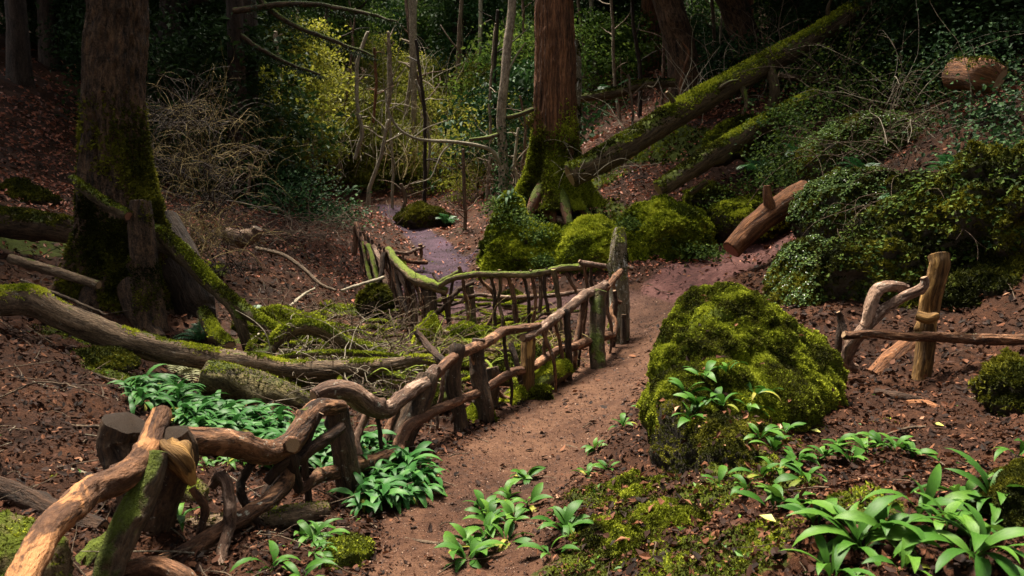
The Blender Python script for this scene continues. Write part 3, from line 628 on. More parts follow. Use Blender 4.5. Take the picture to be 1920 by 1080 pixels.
rock('mossy_mound', at_z(705, 575, 12.4, -.28), [((0, 0, 0), (.26, .3, .24))], 'small dark green mossy mound left of the stick fence', 'mound', 'rock_dark', 'moss_dark', 2500, .05, 4, .15, 2.4, 48, .04)
rock('mossy_mound', at_z(868, 625, 9.9, -.42), [((0, 0, 0), (.27, .3, .2)), ((.1, 0, 0), (.24, .3, .18))], 'bright green mossy stone in the hollow in front of the back fence', 'mound', 'rock_bright', 'moss_bright', 4500, .03, 4, .10, 2.4, 50, .02)
rock('mossy_mound', at_z(800, 640, 9.5, -.38), [((0, 0, 0), (.14, .2, .30)), ((.06, 0, .1), (.1, .14, .3))], 'pointed bright mossy stump in the hollow', 'mound', 'rock_bright', 'moss_bright', 3500, .03, 4, .16, 2.6, 52, .03)
rock('mossy_mound', at_z(560, 645, 9.6, -.35), [((0, 0, 0), (.5, .5, .30)), ((-.4, .2, .05), (.5, .5, .35))], 'broad mossy mound under the arched branch', 'mound', 'rock_mid', 'moss', 7000, .035, 5, .14, 2.6, 54, .03)
rock('mossy_mound', at_z(1000, 690, 8.6, -.45), [((0, 0, 0), (.5, .4, .2))], 'low mossy mound between the fence rails and the hollow', 'mound', 'rock_mid', 'moss', 3500, .03, 4, .16, 2.6, 56, .03)
rock('mossy_mound', at_z(35, 345, 14.5, 1.35), [((0, 0, 0), (.55, .5, .32))], 'dark mossy hump on the left slope beside the big tree', 'mound', 'rock_dark', 'moss_dark', 2500, .05, 4, .16, 2.6, 58, .03)
rock('mossy_mound', at_z(180, 690, 6.9, .0), [((0, 0, 0), (.35, .35, .13))], 'flat mossy hump on the soil left of the wild garlic', 'mound', 'rock_dark', 'moss_dark', 2200, .025, 4, .16, 2.6, 60, .02)
rock('mossy_stone', at_z(650, 1045, 3.55, -.22), [((0, 0, 0), (.12, .2, .14))], 'small mossy stone at the path edge near the bottom of the fence', 'rock', 'rock_mid', 'moss', 1500, .014, 4, .14, 2.4, 62, .012)
rock('mossy_stone', at_z(345, 925, 4.1, -.1), [((0, 0, 0), (.12, .14, .1))], 'small brown stone between the fence braces', 'rock', 'rock_bare', 'moss', 300, .012, 4, .14, 2.4, 63, .012)
for k, (px, py, D, r) in enumerate([(850, 690, 8.7, .18), (930, 625, 10.0, .16), (720, 690, 8.5, .22), (600, 690, 8.6, .25), (960, 560, 12.4, .2), (735, 505, 16, .3), (1010, 745, 7.5, .14), (905, 790, 6.6, .13)]):
    g = G(px, py); rock('mossy_stone', g, [((0, 0, -.02), (r, r, r * .75))],
        ['mossy stone under the fence where the leaning post stands', 'mossy stone in the hollow below the middle of the back fence', 'mossy stone behind the thick curved rail', 'mossy stone under the long fallen trunk', 'mossy stone behind the back fence at the path', 'mossy stone by the far end of the stick fence', 'small mossy stone beside the short green log', 'small mossy stone at the foot of the middle fence post'][k], 'stone', 'rock_mid', 'moss', 1500, .03, 4, .15, 2.4, 70 + k, .02)

# ------------------------------------------------------------------ fallen timber
def PX(l):
    pts = np.array([P(a, b, D) for a, b, D, r in l]); rad_ = np.array([r * D / FOC for a, b, D, r in l]); return pts, rad_
def moss_on(o, v, f, n, size, seed, moss='moss', up=.25):
    rg = np.random.default_rng(seed)
    p, nr = sample_surface(v, f, n, rg, lambda c, nn: np.clip(nn[:, 2] - up + .8 * fbm(c * 3.2, 3, seed), 0, 1))
    tag(moss_tufts(MB(), p, nr, size, rg, 3).build('moss', M[moss], o, smooth=False), kind='stuff')
def log(l, label, mat, name='fallen_log', cat='log', cut='cut_pale', seed=1, sides=16, tufts=0, tsize=.03, moss='moss', rough=.10, knots=3, wob=0.0, cuts=(1, 1), flute=.05, stubs=(), group=None, up=.25):
    pts, rad_ = PX(l); mb = MB(); v, f = tube(mb, pts, rad_, max(sides, 24) if rad_.mean() > .05 else sides, max(.012, rad_.mean() * .3), rough, seed, cuts, wob, None, knots, flute=flute, fine=.07 * rad_.mean(), ff=1.9 / rad_.mean())
    o = tag(mb.build(name, [M[mat], M[cut]], loc=pts[0]), label, cat, group)
    for k, s in enumerate(stubs):
        sp, sr = PX(s); m2 = MB(); tube(m2, sp, sr, 8, None, rough, seed + 40 + k, (None, 1), 0); m2.build('branch_stub', [M[mat], M[cut]], o)
    if tufts: moss_on(o, v, f, tufts, tsize, seed + 7, moss, up)
    return o
log([(1070,330,15.6,22),(1150,288,15.8,23),(1240,232,16.2,23),(1330,178,16.6,22),(1420,128,17,20),(1520,72,17.4,18),(1610,15,17.8,16),(1680,-40,18.2,15)], 'longest fallen trunk, mossy, leaning from the red tree up to the top right', 'log_moss', seed=101, tufts=9000, tsize=.05, sides=20, name='fallen_tree', cat='fallen tree',
    stubs=[[(1270,215,16.3,6),(1262,190,16.2,5),(1250,172,16.1,3)], [(1385,150,16.8,6),(1400,190,16.5,5),(1392,215,16.4,3)], [(1560,48,17.6,5),(1552,20,17.5,4),(1560,-5,17.4,2)], [(1440,112,17,9),(1452,170,16.8,10),(1442,215,16.9,8)], [(1330,180,16.5,5),(1365,155,16.3,3),(1385,150,16.2,2)]])
log([(1235,355,14.8,15),(1310,308,15.0,17),(1400,250,15.3,17),(1470,212,15.6,16),(1530,178,15.9,13)], 'second fallen trunk, reddish and half mossy, below the longest one', 'log_moss', seed=103, tufts=3500, tsize=.045, name='fallen_tree', cat='fallen tree', cuts=(1, None), stubs=[[(1296,362,15.0,5),(1325,340,14.9,6)]])
log([(1371,468,11.6,19),(1400,436,11.7,21),(1440,404,11.8,22),(1480,378,11.9,23),(1512,361,12.0,24)], 'smooth red-brown log with a branch stub lying on the bare earth slope', 'log_red', cut='cut_red', seed=105, sides=24, rough=.05, knots=2, stubs=[[(1447,398,11.75,13),(1440,372,11.7,9),(1438,348,11.7,7)]])
log([(1873,150,10.6,22),(1840,140,10.8,26),(1795,138,11.4,27)][::-1], 'sawn brown log jutting from ivy at the upper right', 'log_red', cut='cut_pale', seed=107, sides=22, rough=.07, tufts=700, tsize=.03)
log([(1075,186,21,7),(1150,175,21,9),(1210,158,21,8),(1265,156,21,7)], 'thin curved mossy log right of the red tree', 'log_moss', seed=109, sides=10, tufts=1500, tsize=.05, moss='moss_dark')
log([(1460,140,18.5,6),(1510,148,18.4,6),(1580,146,18.2,5)], 'short pale log stub on the dark upper right slope', 'log_bark', seed=110, sides=8)
log([(-60,560,6.9,28),(0,566,7.0,27),(60,565,7.05,29),(110,590,7.1,25),(200,625,7.2,24),(300,656,7.3,23),(400,672,7.35,22),(480,682,7.4,20),(540,692,7.45,17),(640,692,7.5,16),(700,688,7.5,15),(745,682,7.5,12),(790,674,7.45,9),(845,680,7.4,6)], 'long fallen trunk with mossy top reaching from the left edge across the hollow', 'log_bark', seed=111, tufts=5200, tsize=.02, moss='moss_bright', name='fallen_tree', cat='fallen tree', sides=20, cuts=(1, None), up=.85)
log([(386,706,7.0,34),(430,718,7.0,36),(490,735,7.0,36),(540,752,7.05,32),(575,768,7.1,26)], 'thick plated-bark log with a pale pink sawn end behind the wild garlic', 'log_plate', cut='cut_red', seed=113, sides=26, rough=.07, tufts=700, tsize=.02)
log([(505,660,7.9,10),(525,630,8.0,14),(560,614,8.1,14),(600,618,8.2,14),(640,640,8.3,13),(690,655,8.4,12),(720,665,8.4,8)], 'arched mossy branch above the long fallen trunk', 'log_moss', name='fallen_branch', cat='branch', seed=115, sides=12, tufts=2500, tsize=.022, moss='moss_bright', stubs=[[(512,652,7.9,9),(490,670,7.8,8),(470,690,7.6,6)]])
log([(520,672,7.75,4),(600,662,7.8,5),(690,665,7.8,6),(740,672,7.8,6),(775,685,7.8,4)], 'slender bright mossy branch lying along the top of the fallen trunk', 'log_moss', name='fallen_branch', cat='branch', seed=117, sides=8, tufts=1800, tsize=.018, moss='moss_bright')
log([(300,435,9.4,14),(345,478,9.2,15),(395,530,9.0,14),(450,575,8.8,13),(520,622,8.5,11)], 'mossy fallen bough sloping down from the left tree', 'log_moss', name='fallen_bough', cat='bough', seed=119, sides=12, tufts=3500, tsize=.028)
log([(380,585,8.9,12),(400,620,8.6,14),(430,650,8.3,12)], 'short mossy root spur beside the hollow tree base', 'log_moss', name='root_spur', cat='root', seed=120, sides=10, tufts=1200, tsize=.025)
log([(135,335,9.4,8),(180,370,9.2,10),(240,405,9.0,9)], 'short pink-ended broken limb leaning on the left tree', 'log_moss', cut='cut_red', name='broken_limb', cat='branch', seed=121, sides=12, tufts=700, tsize=.025)
log([(-40,415,11.0,26),(40,420,11.0,27),(100,428,11.0,25),(160,440,11.0,20)], 'dark mossy log lying left of the big tree', 'log_moss_dark', seed=123, sides=18, tufts=3000, tsize=.035, moss='moss_dark')
log([(20,485,8.9,9),(90,505,8.8,9),(185,535,8.7,8)], 'thin rotten log on the left slope above the long fallen trunk', 'log_bark', seed=125, sides=10)
log([(425,440,13.2,16),(450,448,13.2,17),(475,440,13.3,14),(483,428,13.3,10)], 'pale crooked log piece on the far side of the twiggy bush', 'rail_pale', seed=127, sides=12, cut='cut_dark')
log([(480,466,13.0,4),(530,478,12.8,4),(570,505,12.5,4),(600,532,12.2,3),(630,545,12,3)], 'long pale stick lying on the leafy left slope', 'twig', name='stick', cat='stick', seed=129, sides=7, cuts=(None, None))
log([(1005,388,16.4,5),(1035,405,16.2,6),(1068,422,16,6)], 'pale stick lying at the foot of the red tree', 'rail_pale', name='stick', cat='stick', seed=131, sides=8)
log([(800,860,5.95,30),(845,835,6.2,31),(880,800,6.45,29),(905,775,6.7,24)], 'thick mossy log lying along the path under the fence', 'log_moss', seed=133, sides=20, tufts=4500, tsize=.022, cut='cut_dark')
log([(945,770,7.0,20),(985,735,7.3,22),(1025,710,7.6,21),(1058,690,7.9,18)], 'short bright green mossy log beside the path', 'log_moss', seed=135, sides=18, tufts=4500, tsize=.022, moss='moss_bright', cut='cut_dark')
log([(765,790,6.3,20),(800,760,6.6,22),(835,735,6.9,16)], 'mossy log piece behind the leaning fence post', 'log_moss', seed=136, sides=14, tufts=1800, tsize=.022)
log([(300,1000,3.75,19),(400,985,3.85,19),(500,975,3.95,23),(612,958,4.15,19)], 'flat brown log lying behind the lower fence brace', 'log_bark', seed=137, sides=18, tufts=600, tsize=.012)
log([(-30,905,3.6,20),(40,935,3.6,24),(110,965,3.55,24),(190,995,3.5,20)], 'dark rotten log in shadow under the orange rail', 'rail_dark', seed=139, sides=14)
log([(640,720,8.1,18),(700,740,7.8,20),(760,735,7.7,16)], 'pale split log in the hollow behind the curved rail', 'rail_pale', seed=141, sides=12, tufts=500, tsize=.02)
log([(735,705,8.3,13),(755,750,7.6,15),(765,790,7.0,12)], 'pale mossy log end pointing to the fence', 'rail_moss', seed=142, sides=12, tufts=700, tsize=.02)
log([(820,640,9.4,13),(870,650,9.5,14),(930,640,9.7,12),(990,622,9.9,9)], 'pale mossy log lying behind the top rail', 'rail_moss', seed=143, sides=12, tufts=1200, tsize=.02)
log([(1635,708,6.75,17),(1670,675,6.9,18),(1712,640,7.05,16)], 'smooth brown log leaning behind the right rail', 'log_red', seed=145, sides=16, rough=.05)
log([(1370,688+30,6.0,7),(1385,735,5.9,9),(1400,758,5.8,7)][:2] + [(1552,735,5.7,9)][:0] + [(1400,758,5.8,6)], 'short root at the front of the big boulder', 'rail_dark', name='root', cat='root', seed=146, sides=8)
log([(1545,700,6.2,7),(1560,722,6.0,9),(1580,745,5.8,6)], 'bare root curling out under the right end of the big boulder', 'rail_dark', name='root', cat='root', seed=147, sides=8)
log([(1700,755,5.6,5),(1735,758,5.5,9),(1760,768,5.4,9),(1785,775,5.35,5)], 'knobbly bare root surfacing on the right soil', 'log_red', name='root', cat='root', seed=148, sides=9)
log([(1640,735,5.9,8),(1680,745,5.8,12),(1730,752,5.75,8)], 'low brown root on the soil below the golden post', 'rail_dark', name='root', cat='root', seed=149, sides=9)
log([(1775,758,5.5,3),(1830,745,5.5,3.5),(1892,718,5.6,3)], 'grey stick on the right soil under the rail', 'twig', name='stick', cat='stick', seed=150, sides=6, cuts=(None, None))
log([(1660,815,4.75,2),(1700,803,4.8,3),(1735,800,4.85,2)], 'thin dry stick on the bare soil at right', 'twig', name='stick', cat='stick', seed=151, sides=5, cuts=(None, None))
log([(760,1010,3.85,3),(800,1017,3.8,4.5),(870,1025,3.75,3)], 'bare root crossing the path in front', 'twig', name='root', cat='root', seed=152, sides=6, cuts=(None, None))
for k, (a, lab) in enumerate([([(160,610+85,6.4,2),(230,720,6.2,3),(262,760,5.9,2)], 'thin twig running down to the garlic patch'), ([(0,745,5.0,1.5),(70,718,5.2,1.8),(130,722,5.2,1.6),(205,748,5.1,1)], 'pale bent twig on the left soil'), ([(20,885,4.3,4),(75,878,4.25,4.5),(130,880,4.2,4),(205,900,4.1,2.5)], 'long pale stick at the left above the dark log'), ([(350,945,4.05,4),(330,985,3.9,5),(430,1060,3.5,4),(460,1085,3.4,3)][2:] + [(470,1110,3.3,2)], 'white stick at the bottom left of the path'), ([(515,1020,3.75,3),(560,1040,3.7,4),(590,1052,3.65,3)], 'orange stick beside the lower garlic clump'), ([(110,795,5.1,3),(160,800,5.0,3),(215,800,4.9,3)], 'straight brown stick on the left soil'), ([(1440,985,3.1,2),(1470,1020,2.9,2.5),(1500,1085,2.6,3)], 'thin red bramble stem on the right mound'), ([(470,640,9.0,2.5),(560,560,11,3),(590,540,11.4,2)], 'thin pale stick leaning on the far leafy slope'), ([(640,545,11.9,3),(720,520,12.5,3)], 'pale forked stick near the stick fence'), ([(40,525,8.4,3),(130,560,8.0,3),(200,590,7.7,2)], 'long thin twig above the fallen trunk')]):
    log(a, lab, ['twig', 'twig', 'twig_pale', 'twig_pale', 'rail_orange', 'twig', 'log_red', 'twig_pale', 'twig_pale', 'twig'][k], name='stick', cat='stick', seed=160 + k, sides=6, cuts=(None, None), wob=.01)

_rb = np.random.default_rng(17)
for k in range(64):
    px = _rb.uniform(520, 1060); py = _rb.uniform(600, 745) - max(0, (px - 760)) * .16
    a = G(px, py) + np.array([0, 0, _rb.uniform(.03, .22)]); th = _rb.uniform(-.7, .7) + (math.pi if k % 2 else 0); L_ = _rb.uniform(.5, 1.1); dv = np.array([math.cos(th), math.sin(th) * .8, _rb.uniform(-.08, .30)]); sv = np.array([-dv[1], dv[0], .4]); r0 = _rb.uniform(.02, .05)
    pts = np.array([a - dv * L_ * .5, a - dv * L_ * .1 + sv * _rb.normal(0, .09), a + dv * L_ * .25 + sv * _rb.normal(0, .09), a + dv * L_ * .6 + sv * _rb.normal(0, .05)]); pts[:, 2] = np.maximum(pts[:, 2], ground_z(pts[:, :2]) + r0 * .5)
    mb = MB(); v, f = tube(mb, pts, [r0, r0 * .95, r0 * .8, r0 * .4], 14, r0 * .4, .14, 1900 + k, (1, None), .02, None, 3, flute=.1, fine=.08 * r0, ff=1.9 / r0)
    o = tag(mb.build('mossy_branch', [M['log_moss' if k % 3 else 'rail_pale'], M['cut_pale']], loc=a), 'short mossy branch heaped with others in the hollow beside the fence', 'branch', 'mossy branches heaped in the hollow'); moss_on(o, v, f, 900 if k % 3 else 350, .02, 1930 + k, 'moss_bright', .1)
# ------------------------------------------------------------------ the rustic fence beside the path
def piece(parent, l, mat, name, seed, cut='cut_pale', sides=14, rough=.09, knots=2, cuts=(1, 1), flute=.05, tufts=0, tsize=.015, moss='moss', foot=False, label=None, stubs=()):
    pts, rad_ = PX(l)
    if name in ('rail', 'brace', 'spindle'): rad_ = rad_ * (.80 if l[0][0] > 560 else .82)
    if foot:
        g = gz(pts[-1][0], pts[-1][1]); pts[-1][2] = min(pts[-1][2], g) - .06
    near = l[0][2] < 7; sides = max(sides, 26) if near else sides
    mb = MB(); v, f = tube(mb, pts, rad_, sides, max(.012, rad_.mean() * (.28 if near else .5)), rough * 1.25, seed, cuts, .45 * rad_.mean() + .004, None, knots + 2, flute=flute * 1.6, fine=.11 * rad_.mean(), ff=1.9 / rad_.mean())
    o = mb.build(name, [M[mat], M[cut]], parent)
    if label: o['label'] = label
    for k, s in enumerate(stubs):
        sp, sr = PX(s); m2 = MB(); tube(m2, sp, sr, 9, None, rough, seed + 40 + k, (None, 1), 0); m2.build('branch_stub', [M[mat], M[cut]], o)
    if tufts: moss_on(o, v, f, tufts, tsize, seed + 7, moss)
    return o
F1 = thing('rustic_fence', P(640, 960, 4.5), 'rustic fence of crooked peeled branches running along the left edge of the near path', 'fence')
piece(F1, [(30,1130,2.1,34),(95,1000,2.5,34),(165,922,2.9,33),(235,888,3.18,31),(275,840,3.38,28),(303,772,3.6,21)], 'rail_orange', 'rail', 201, sides=22, rough=.08, knots=3, label='thick orange peeling rail')
piece(F1, [(300,826,3.5,26),(345,826,3.6,30),(420,830,3.8,30),(490,848,4.0,29),(540,832,4.15,27),(568,798,4.3,25),(598,768,4.45,21),(640,764,4.6,16)], 'rail', 'rail', 203, sides=20, label='brown rail with a stub end')
piece(F1, [(528,842,4.2,15),(545,836,4.08,15),(549,834,3.98,15)], 'rail', 'branch_stub', 204, sides=14, knots=0, label='round sawn stub facing the camera')
piece(F1, [(588,744,4.75,17),(620,730,4.8,23),(655,734,4.9,26),(690,758,5.0,24),(722,768,5.1,19),(745,752,5.25,17),(775,730,5.5,16),(800,710,5.75,16),(818,692,5.9,14)], 'rail_pale', 'rail', 205, sides=20, label='thick S-curved pale rail')
piece(F1, [(800,722,5.8,9),(825,695,5.95,12),(850,672,6.15,12),(880,654,6.4,12),(915,640,6.7,12),(945,622,7.0,11),(1010,611,7.5,8)], 'rail_brown', 'rail', 207, sides=16)
piece(F1, [(980,634,7.2,9),(1010,618,7.5,11),(1040,600,7.9,11),(1075,572,8.4,11),(1100,552,8.8,11),(1135,533,9.2,9)], 'rail_pale', 'rail', 209, sides=16)
piece(F1, [(1115,547,8.95,8),(1140,538,9.3,7),(1152,520,9.6,8),(1165,508,9.8,6)], 'rail', 'rail', 210, sides=10)
piece(F1, [(596,888,4.35,15),(650,880,4.6,18),(700,862,4.85,17),(738,850,5.0,15),(748,842,5.05,13)], 'rail', 'rail', 211, sides=16, knots=4)
piece(F1, [(560,920,4.2,12),(590,902,4.3,13),(612,886,4.42,13)], 'rail_brown', 'rail', 212, sides=12)
piece(F1, [(744,850,5.05,13),(752,822,5.2,14),(770,798,5.35,14),(800,782,5.6,12),(850,757,6.0,10),(900,733,6.45,10),(960,700,7.0,10),(1000,688,7.4,9),(1035,664,7.8,9),(1080,648,8.3,9),(1120,634,8.8,8),(1142,628,9.1,7)], 'rail_brown', 'rail', 213, sides=14, label='long thin lower rail')
piece(F1, [(1085,650,8.4,8),(1130,632,9.0,9),(1148,625,9.3,8),(1153,605,9.5,7),(1146,585,9.6,6),(1152,565,9.7,6)], 'rail', 'brace', 214, sides=10)
piece(F1, [(285,1066,3.3,20),(340,1040,3.4,20),(400,1005,3.55,19),(470,965,3.75,18),(510,935,3.9,18),(533,905,4.05,18),(545,865,4.15,15)], 'rail', 'brace', 215, sides=16, tufts=300, label='curved lower brace')
piece(F1, [(140,1110,3.0,24),(220,1075,3.05,25),(290,1060,3.1,24),(340,1085,3.05,20),(360,1110,3.0,15)], 'rail', 'rail', 217, sides=16, label='rail at the very front, arched')
piece(F1, [(535,842,4.12,14),(548,870,4.1,14),(556,900,4.15,13),(560,918,4.2,10)], 'rail_dark', 'brace', 219, sides=12)
piece(F1, [(640,800,4.5,12),(605,828,4.35,14),(575,850,4.25,14),(535,890,4.15,15),(500,930,4.1,14)], 'rail_dark', 'brace', 220, sides=12)
piece(F1, [(602,775,4.35,7),(580,815,4.3,8),(573,860,4.25,8),(577,930,4.25,8),(582,985,4.2,7)], 'rail_dark', 'spindle', 221, sides=8, foot=True)
piece(F1, [(398,912,3.75,10),(412,894,3.75,13),(428,905,3.7,14),(434,945,3.65,14),(430,985,3.6,13),(415,1050,3.45,13),(408,1110,3.3,13)], 'rail_pale', 'spindle', 222, sides=12, label='hooked lichen-flecked stick', rough=.12)
piece(F1, [(322,815,3.5,30),(330,850,3.55,34),(322,885,3.6,34),(300,950,3.62,32),(285,1030,3.6,30)], 'post', 'post', 223, cut='cut_dark', sides=20, cuts=(None, 1), foot=True, label='thick dark post with frayed golden top')
piece(F1, [(312,838,3.42,24),(335,856,3.38,26),(352,880,3.4,18),(362,905,3.42,7)], 'gold_post', 'knot', 224, sides=16, rough=.32, cuts=(1, None), label='frayed golden knot of wood')
piece(F1, [(294,850,3.33,24),(280,900,3.25,30),(255,960,3.15,34),(228,1020,3.05,34),(200,1085,2.95,32)], 'post_moss', 'brace', 225, sides=18, tufts=900, tsize=.012, label='mossy slanting brace', cut='cut_dark')
piece(F1, [(210,1010,3.3,20),(160,1050,3.2,24),(110,1100,3.1,24)], 'post_moss', 'brace', 226, sides=12)
piece(F1, [(632,766,4.6,18),(636,800,4.6,21),(642,860,4.55,22),(649,960,4.5,23)], 'post', 'post', 227, cut='cut_dark', sides=16, foot=True)
piece(F1, [(803,705,5.75,17),(790,735,5.7,23),(772,785,5.55,25),(755,840,5.4,23),(748,880,5.35,20)], 'post', 'post', 229, sides=18, rough=.12, foot=True, label='stout leaning post with flaking bark', cut='cut_pale')
piece(F1, [(858,650,6.25,14),(850,690,6.2,14),(852,735,6.15,13),(862,780,6.1,13),(866,832,6.05,12)], 'post', 'post', 231, cut='cut_grey', sides=14, foot=True, knots=4)
piece(F1, [(898,636,6.6,12),(893,670,6.55,14),(896,710,6.5,15),(908,760,6.4,15),(914,828,6.35,12)], 'post', 'post', 233, cut='cut_grey', sides=14, foot=True, knots=4)
piece(F1, [(922,690,6.9,12),(922,740,6.85,13),(920,780,6.8,12)], 'post', 'post', 234, sides=12, foot=True)
piece(F1, [(993,632,7.35,12),(990,660,7.3,12),(988,720,7.25,12),(984,786,7.2,11)], 'gold_post', 'post', 235, sides=14, foot=True, knots=3, label='smooth light brown post')
piece(F1, [(958,645,7.3,7),(968,680,7.2,7),(978,720,7.15,6)], 'rail_dark', 'brace', 236, sides=8)
piece(F1, [(1060,582,8.1,8),(1066,640,8.0,8),(1070,740,7.9,8)], 'rail_dark', 'spindle', 237, sides=10, foot=True)
piece(F1, [(1095,560,8.7,5),(1088,600,8.6,6),(1078,660,8.4,6),(1078,690,8.4,5)], 'rail_brown', 'spindle', 238, sides=8)
piece(F1, [(1126,545,8.9,12),(1122,600,8.75,14),(1121,650,8.6,14),(1120,708,8.4,13)], 'post_moss', 'post', 239, sides=16, foot=True, label='straight lichened post near the far end', cut='cut_pale')
piece(F1, [(1152,545,9.6,5),(1153,600,9.55,6),(1150,655,9.5,5)], 'rail_dark', 'spindle', 240, sides=8, foot=True)
piece(F1, [(1170,590,9.7,6),(1166,650,9.6,7)], 'post', 'spindle', 241, sides=8, foot=True)
piece(F1, [(1150,530,9.7,4),(1155,560,9.65,4),(1165,568,9.6,5)], 'rail', 'brace', 242, sides=7)
piece(F1, [(870,760,6.1,6),(845,790,6.05,5),(812,830,6.0,5)][:2], 'rail_dark', 'brace', 243, sides=7)
piece(F1, [(780,622,6.9,7),(800,645,6.8,8),(825,672,6.5,8),(850,690,6.3,6)], 'rail_dark', 'brace', 244, sides=8)
piece(F1, [(916,690,6.9,4),(922,720,6.9,5),(940,740,7.0,5),(960,750,7.0,4)], 'rail_brown', 'brace', 245, sides=7)
for k, l in enumerate([[(470,870,3.95,9),(452,915,3.9,10),(470,960,3.85,9),(500,1000,3.8,8)], [(360,915,3.6,9),(385,955,3.6,9),(372,1010,3.55,8)], [(690,770,5.1,8),(668,830,4.9,9),(690,885,4.8,8)], [(500,905,4.0,11),(530,870,4.05,11),(560,860,4.15,9)], [(770,720,5.7,7),(740,770,5.5,8),(715,850,5.2,7)]]):
    piece(F1, l, ['rail_dark', 'rail', 'rail_pale'][k % 3], 'brace', 450 + k, sides=10, rough=.13)
# stump at the left end and the leaning grey stump at the far end stand on their own
log([(238,792,3.95,38),(228,830,3.95,36),(240,870,3.9,36),(262,930,3.85,36),(270,1000,3.8,34)], 'short dark stump with a worn rounded top behind the orange rail', 'post', name='stump', cat='stump', cut='cut_dark', seed=251, sides=20, knots=5, cuts=(None, 1), rough=.2, flute=.2)
log([(1162,428,10.2,9),(1160,470,10.1,16),(1160,540,10.0,18),(1160,600,9.9,19),(1158,650,9.8,22)], 'tall leaning grey-green dead stump with a white lichen patch where the fences meet', 'stump_pale', name='dead_stump', cat='stump', cut='cut_pale', seed=253, sides=20, rough=.14, knots=3, tufts=900, tsize=.02, flute=.15)
# back fence round the bend
F2 = thing('rustic_fence', P(815, 650, 11.2), 'thin stick fence behind the hollow, bending up along the far purple path', 'fence')
piece(F2, [(1188,504,10.3,5),(1140,500,10.4,6),(1095,494,10.5,7),(1086,489,10.5,4)], 'rail_pale', 'rail', 301, sides=9)
piece(F2, [(1100,500,10.6,7),(1060,502,10.7,8),(1000,512,10.8,8),(940,514,10.9,7),(880,516,11.0,7),(845,524,11.1,7),(822,536,11.1,6)], 'rail_moss', 'rail', 303, sides=12, tufts=400, label='mossy top rail')
piece(F2, [(865,508,11.2,5),(845,518,11.2,6),(825,530,11.2,6)], 'rail_moss', 'rail', 304, sides=9, tufts=300, moss='moss_bright')
piece(F2, [(838,546,11.15,8),(812,534,11.2,13),(785,524,11.4,13),(760,508,11.9,10),(742,488,12.5,9),(728,468,13.2,8)], 'rail_moss', 'rail', 305, sides=12, tufts=1200, moss='moss_bright', tsize=.025, label='bright mossy corner rail')
piece(F2, [(730,478,13.2,6),(712,470,13.9,7),(690,462,14.6,7),(676,442,15.2,7),(668,420,15.5,6)], 'rail_brown', 'rail', 306, sides=10)
piece(F2, [(1115,540,10.6,4),(1060,552,10.8,5),(1000,556,11.0,5),(960,558,11.1,5),(890,553,11.3,4),(860,568,11.3,4)], 'rail_pale', 'rail', 307, sides=8, label='lower rail')
piece(F2, [(888,530,11.4,4),(860,545,11.3,6),(838,570,11.2,6),(815,592,11.2,5)], 'rail_dark', 'brace', 308, sides=8)
piece(F2, [(895,552,11.5,4),(850,570,11.6,4),(790,572,11.8,4),(745,575,12.2,4)], 'rail_dark', 'rail', 309, sides=7)
piece(F2, [(808,536,11.3,11),(812,580,11.2,11),(815,655,11.15,12)], 'post', 'post', 311, sides=12, foot=True)
piece(F2, [(878,538,11.9,9),(880,570,11.9,9),(886,612,11.8,10)], 'post_moss', 'post', 312, sides=12, foot=True)
_spindles = [[(896,502,11,4),(902,525,11,4.5),(922,545,11,5),(928,575,11,5),(918,605,11,5),(904,628,11,4)], [(936,506,11,4),(938,540,11,4.5),(934,560,11,4),(942,600,10.9,4),(940,640,10.8,3)], [(950,512,10.95,5),(962,545,10.9,6),(968,600,10.8,6),(974,640,10.7,6)], [(974,508,10.9,4),(986,535,10.9,4),(992,570,10.8,4),(990,620,10.8,3)], [(1012,512,10.8,4),(1014,545,10.8,5),(1012,585,10.8,5)], [(1038,505,10.7,7),(1045,550,10.7,6),(1052,610,10.6,6)], [(1062,512,10.7,4),(1075,535,10.65,4),(1088,560,10.6,4)],
   [(828,535,11.2,6),(836,570,11.2,6),(842,605,11.1,6),(848,640,11,5)], [(735,490,12.6,5),(752,520,12.2,6),(772,560,11.9,6),(782,610,11.6,5)], [(755,505,12,5),(772,545,11.8,6),(780,610,11.6,6)], [(776,518,11.6,4),(785,545,11.6,5),(800,570,11.5,5),(802,615,11.4,5)], [(720,475,13.2,7),(716,510,13,6),(711,530,12.9,5)], [(700,462,13.8,6),(715,500,13.4,6),(730,560,12.8,6)], [(690,460,14.2,6),(705,510,13.6,6),(718,570,13,5)], [(733,470,13,6),(742,520,12.6,7),(758,585,12,6)], [(744,500,12.4,6),(748,540,12.2,6),(765,590,11.8,5)],
   [(668,424,15.5,8),(668,445,15.5,7),(664,478,15.4,6)], [(680,455,14.8,5),(688,500,14.4,5),(700,550,13.6,5)], [(860,500,11.2,4),(868,515,11.2,3)], [(812,512,11.3,4),(822,530,11.2,3)]]
for k, s in enumerate(_spindles): piece(F2, s, ['rail_pale', 'rail_dark', 'rail', 'rail_moss'][(k * 7) % 4] if k not in (0, 16) else 'rail_brown', 'spindle', 320 + k, sides=7, rough=.12, knots=1, foot=(3 < len(s) or k in (5, 10)) and k > 0)
_rg = np.random.default_rng(7)
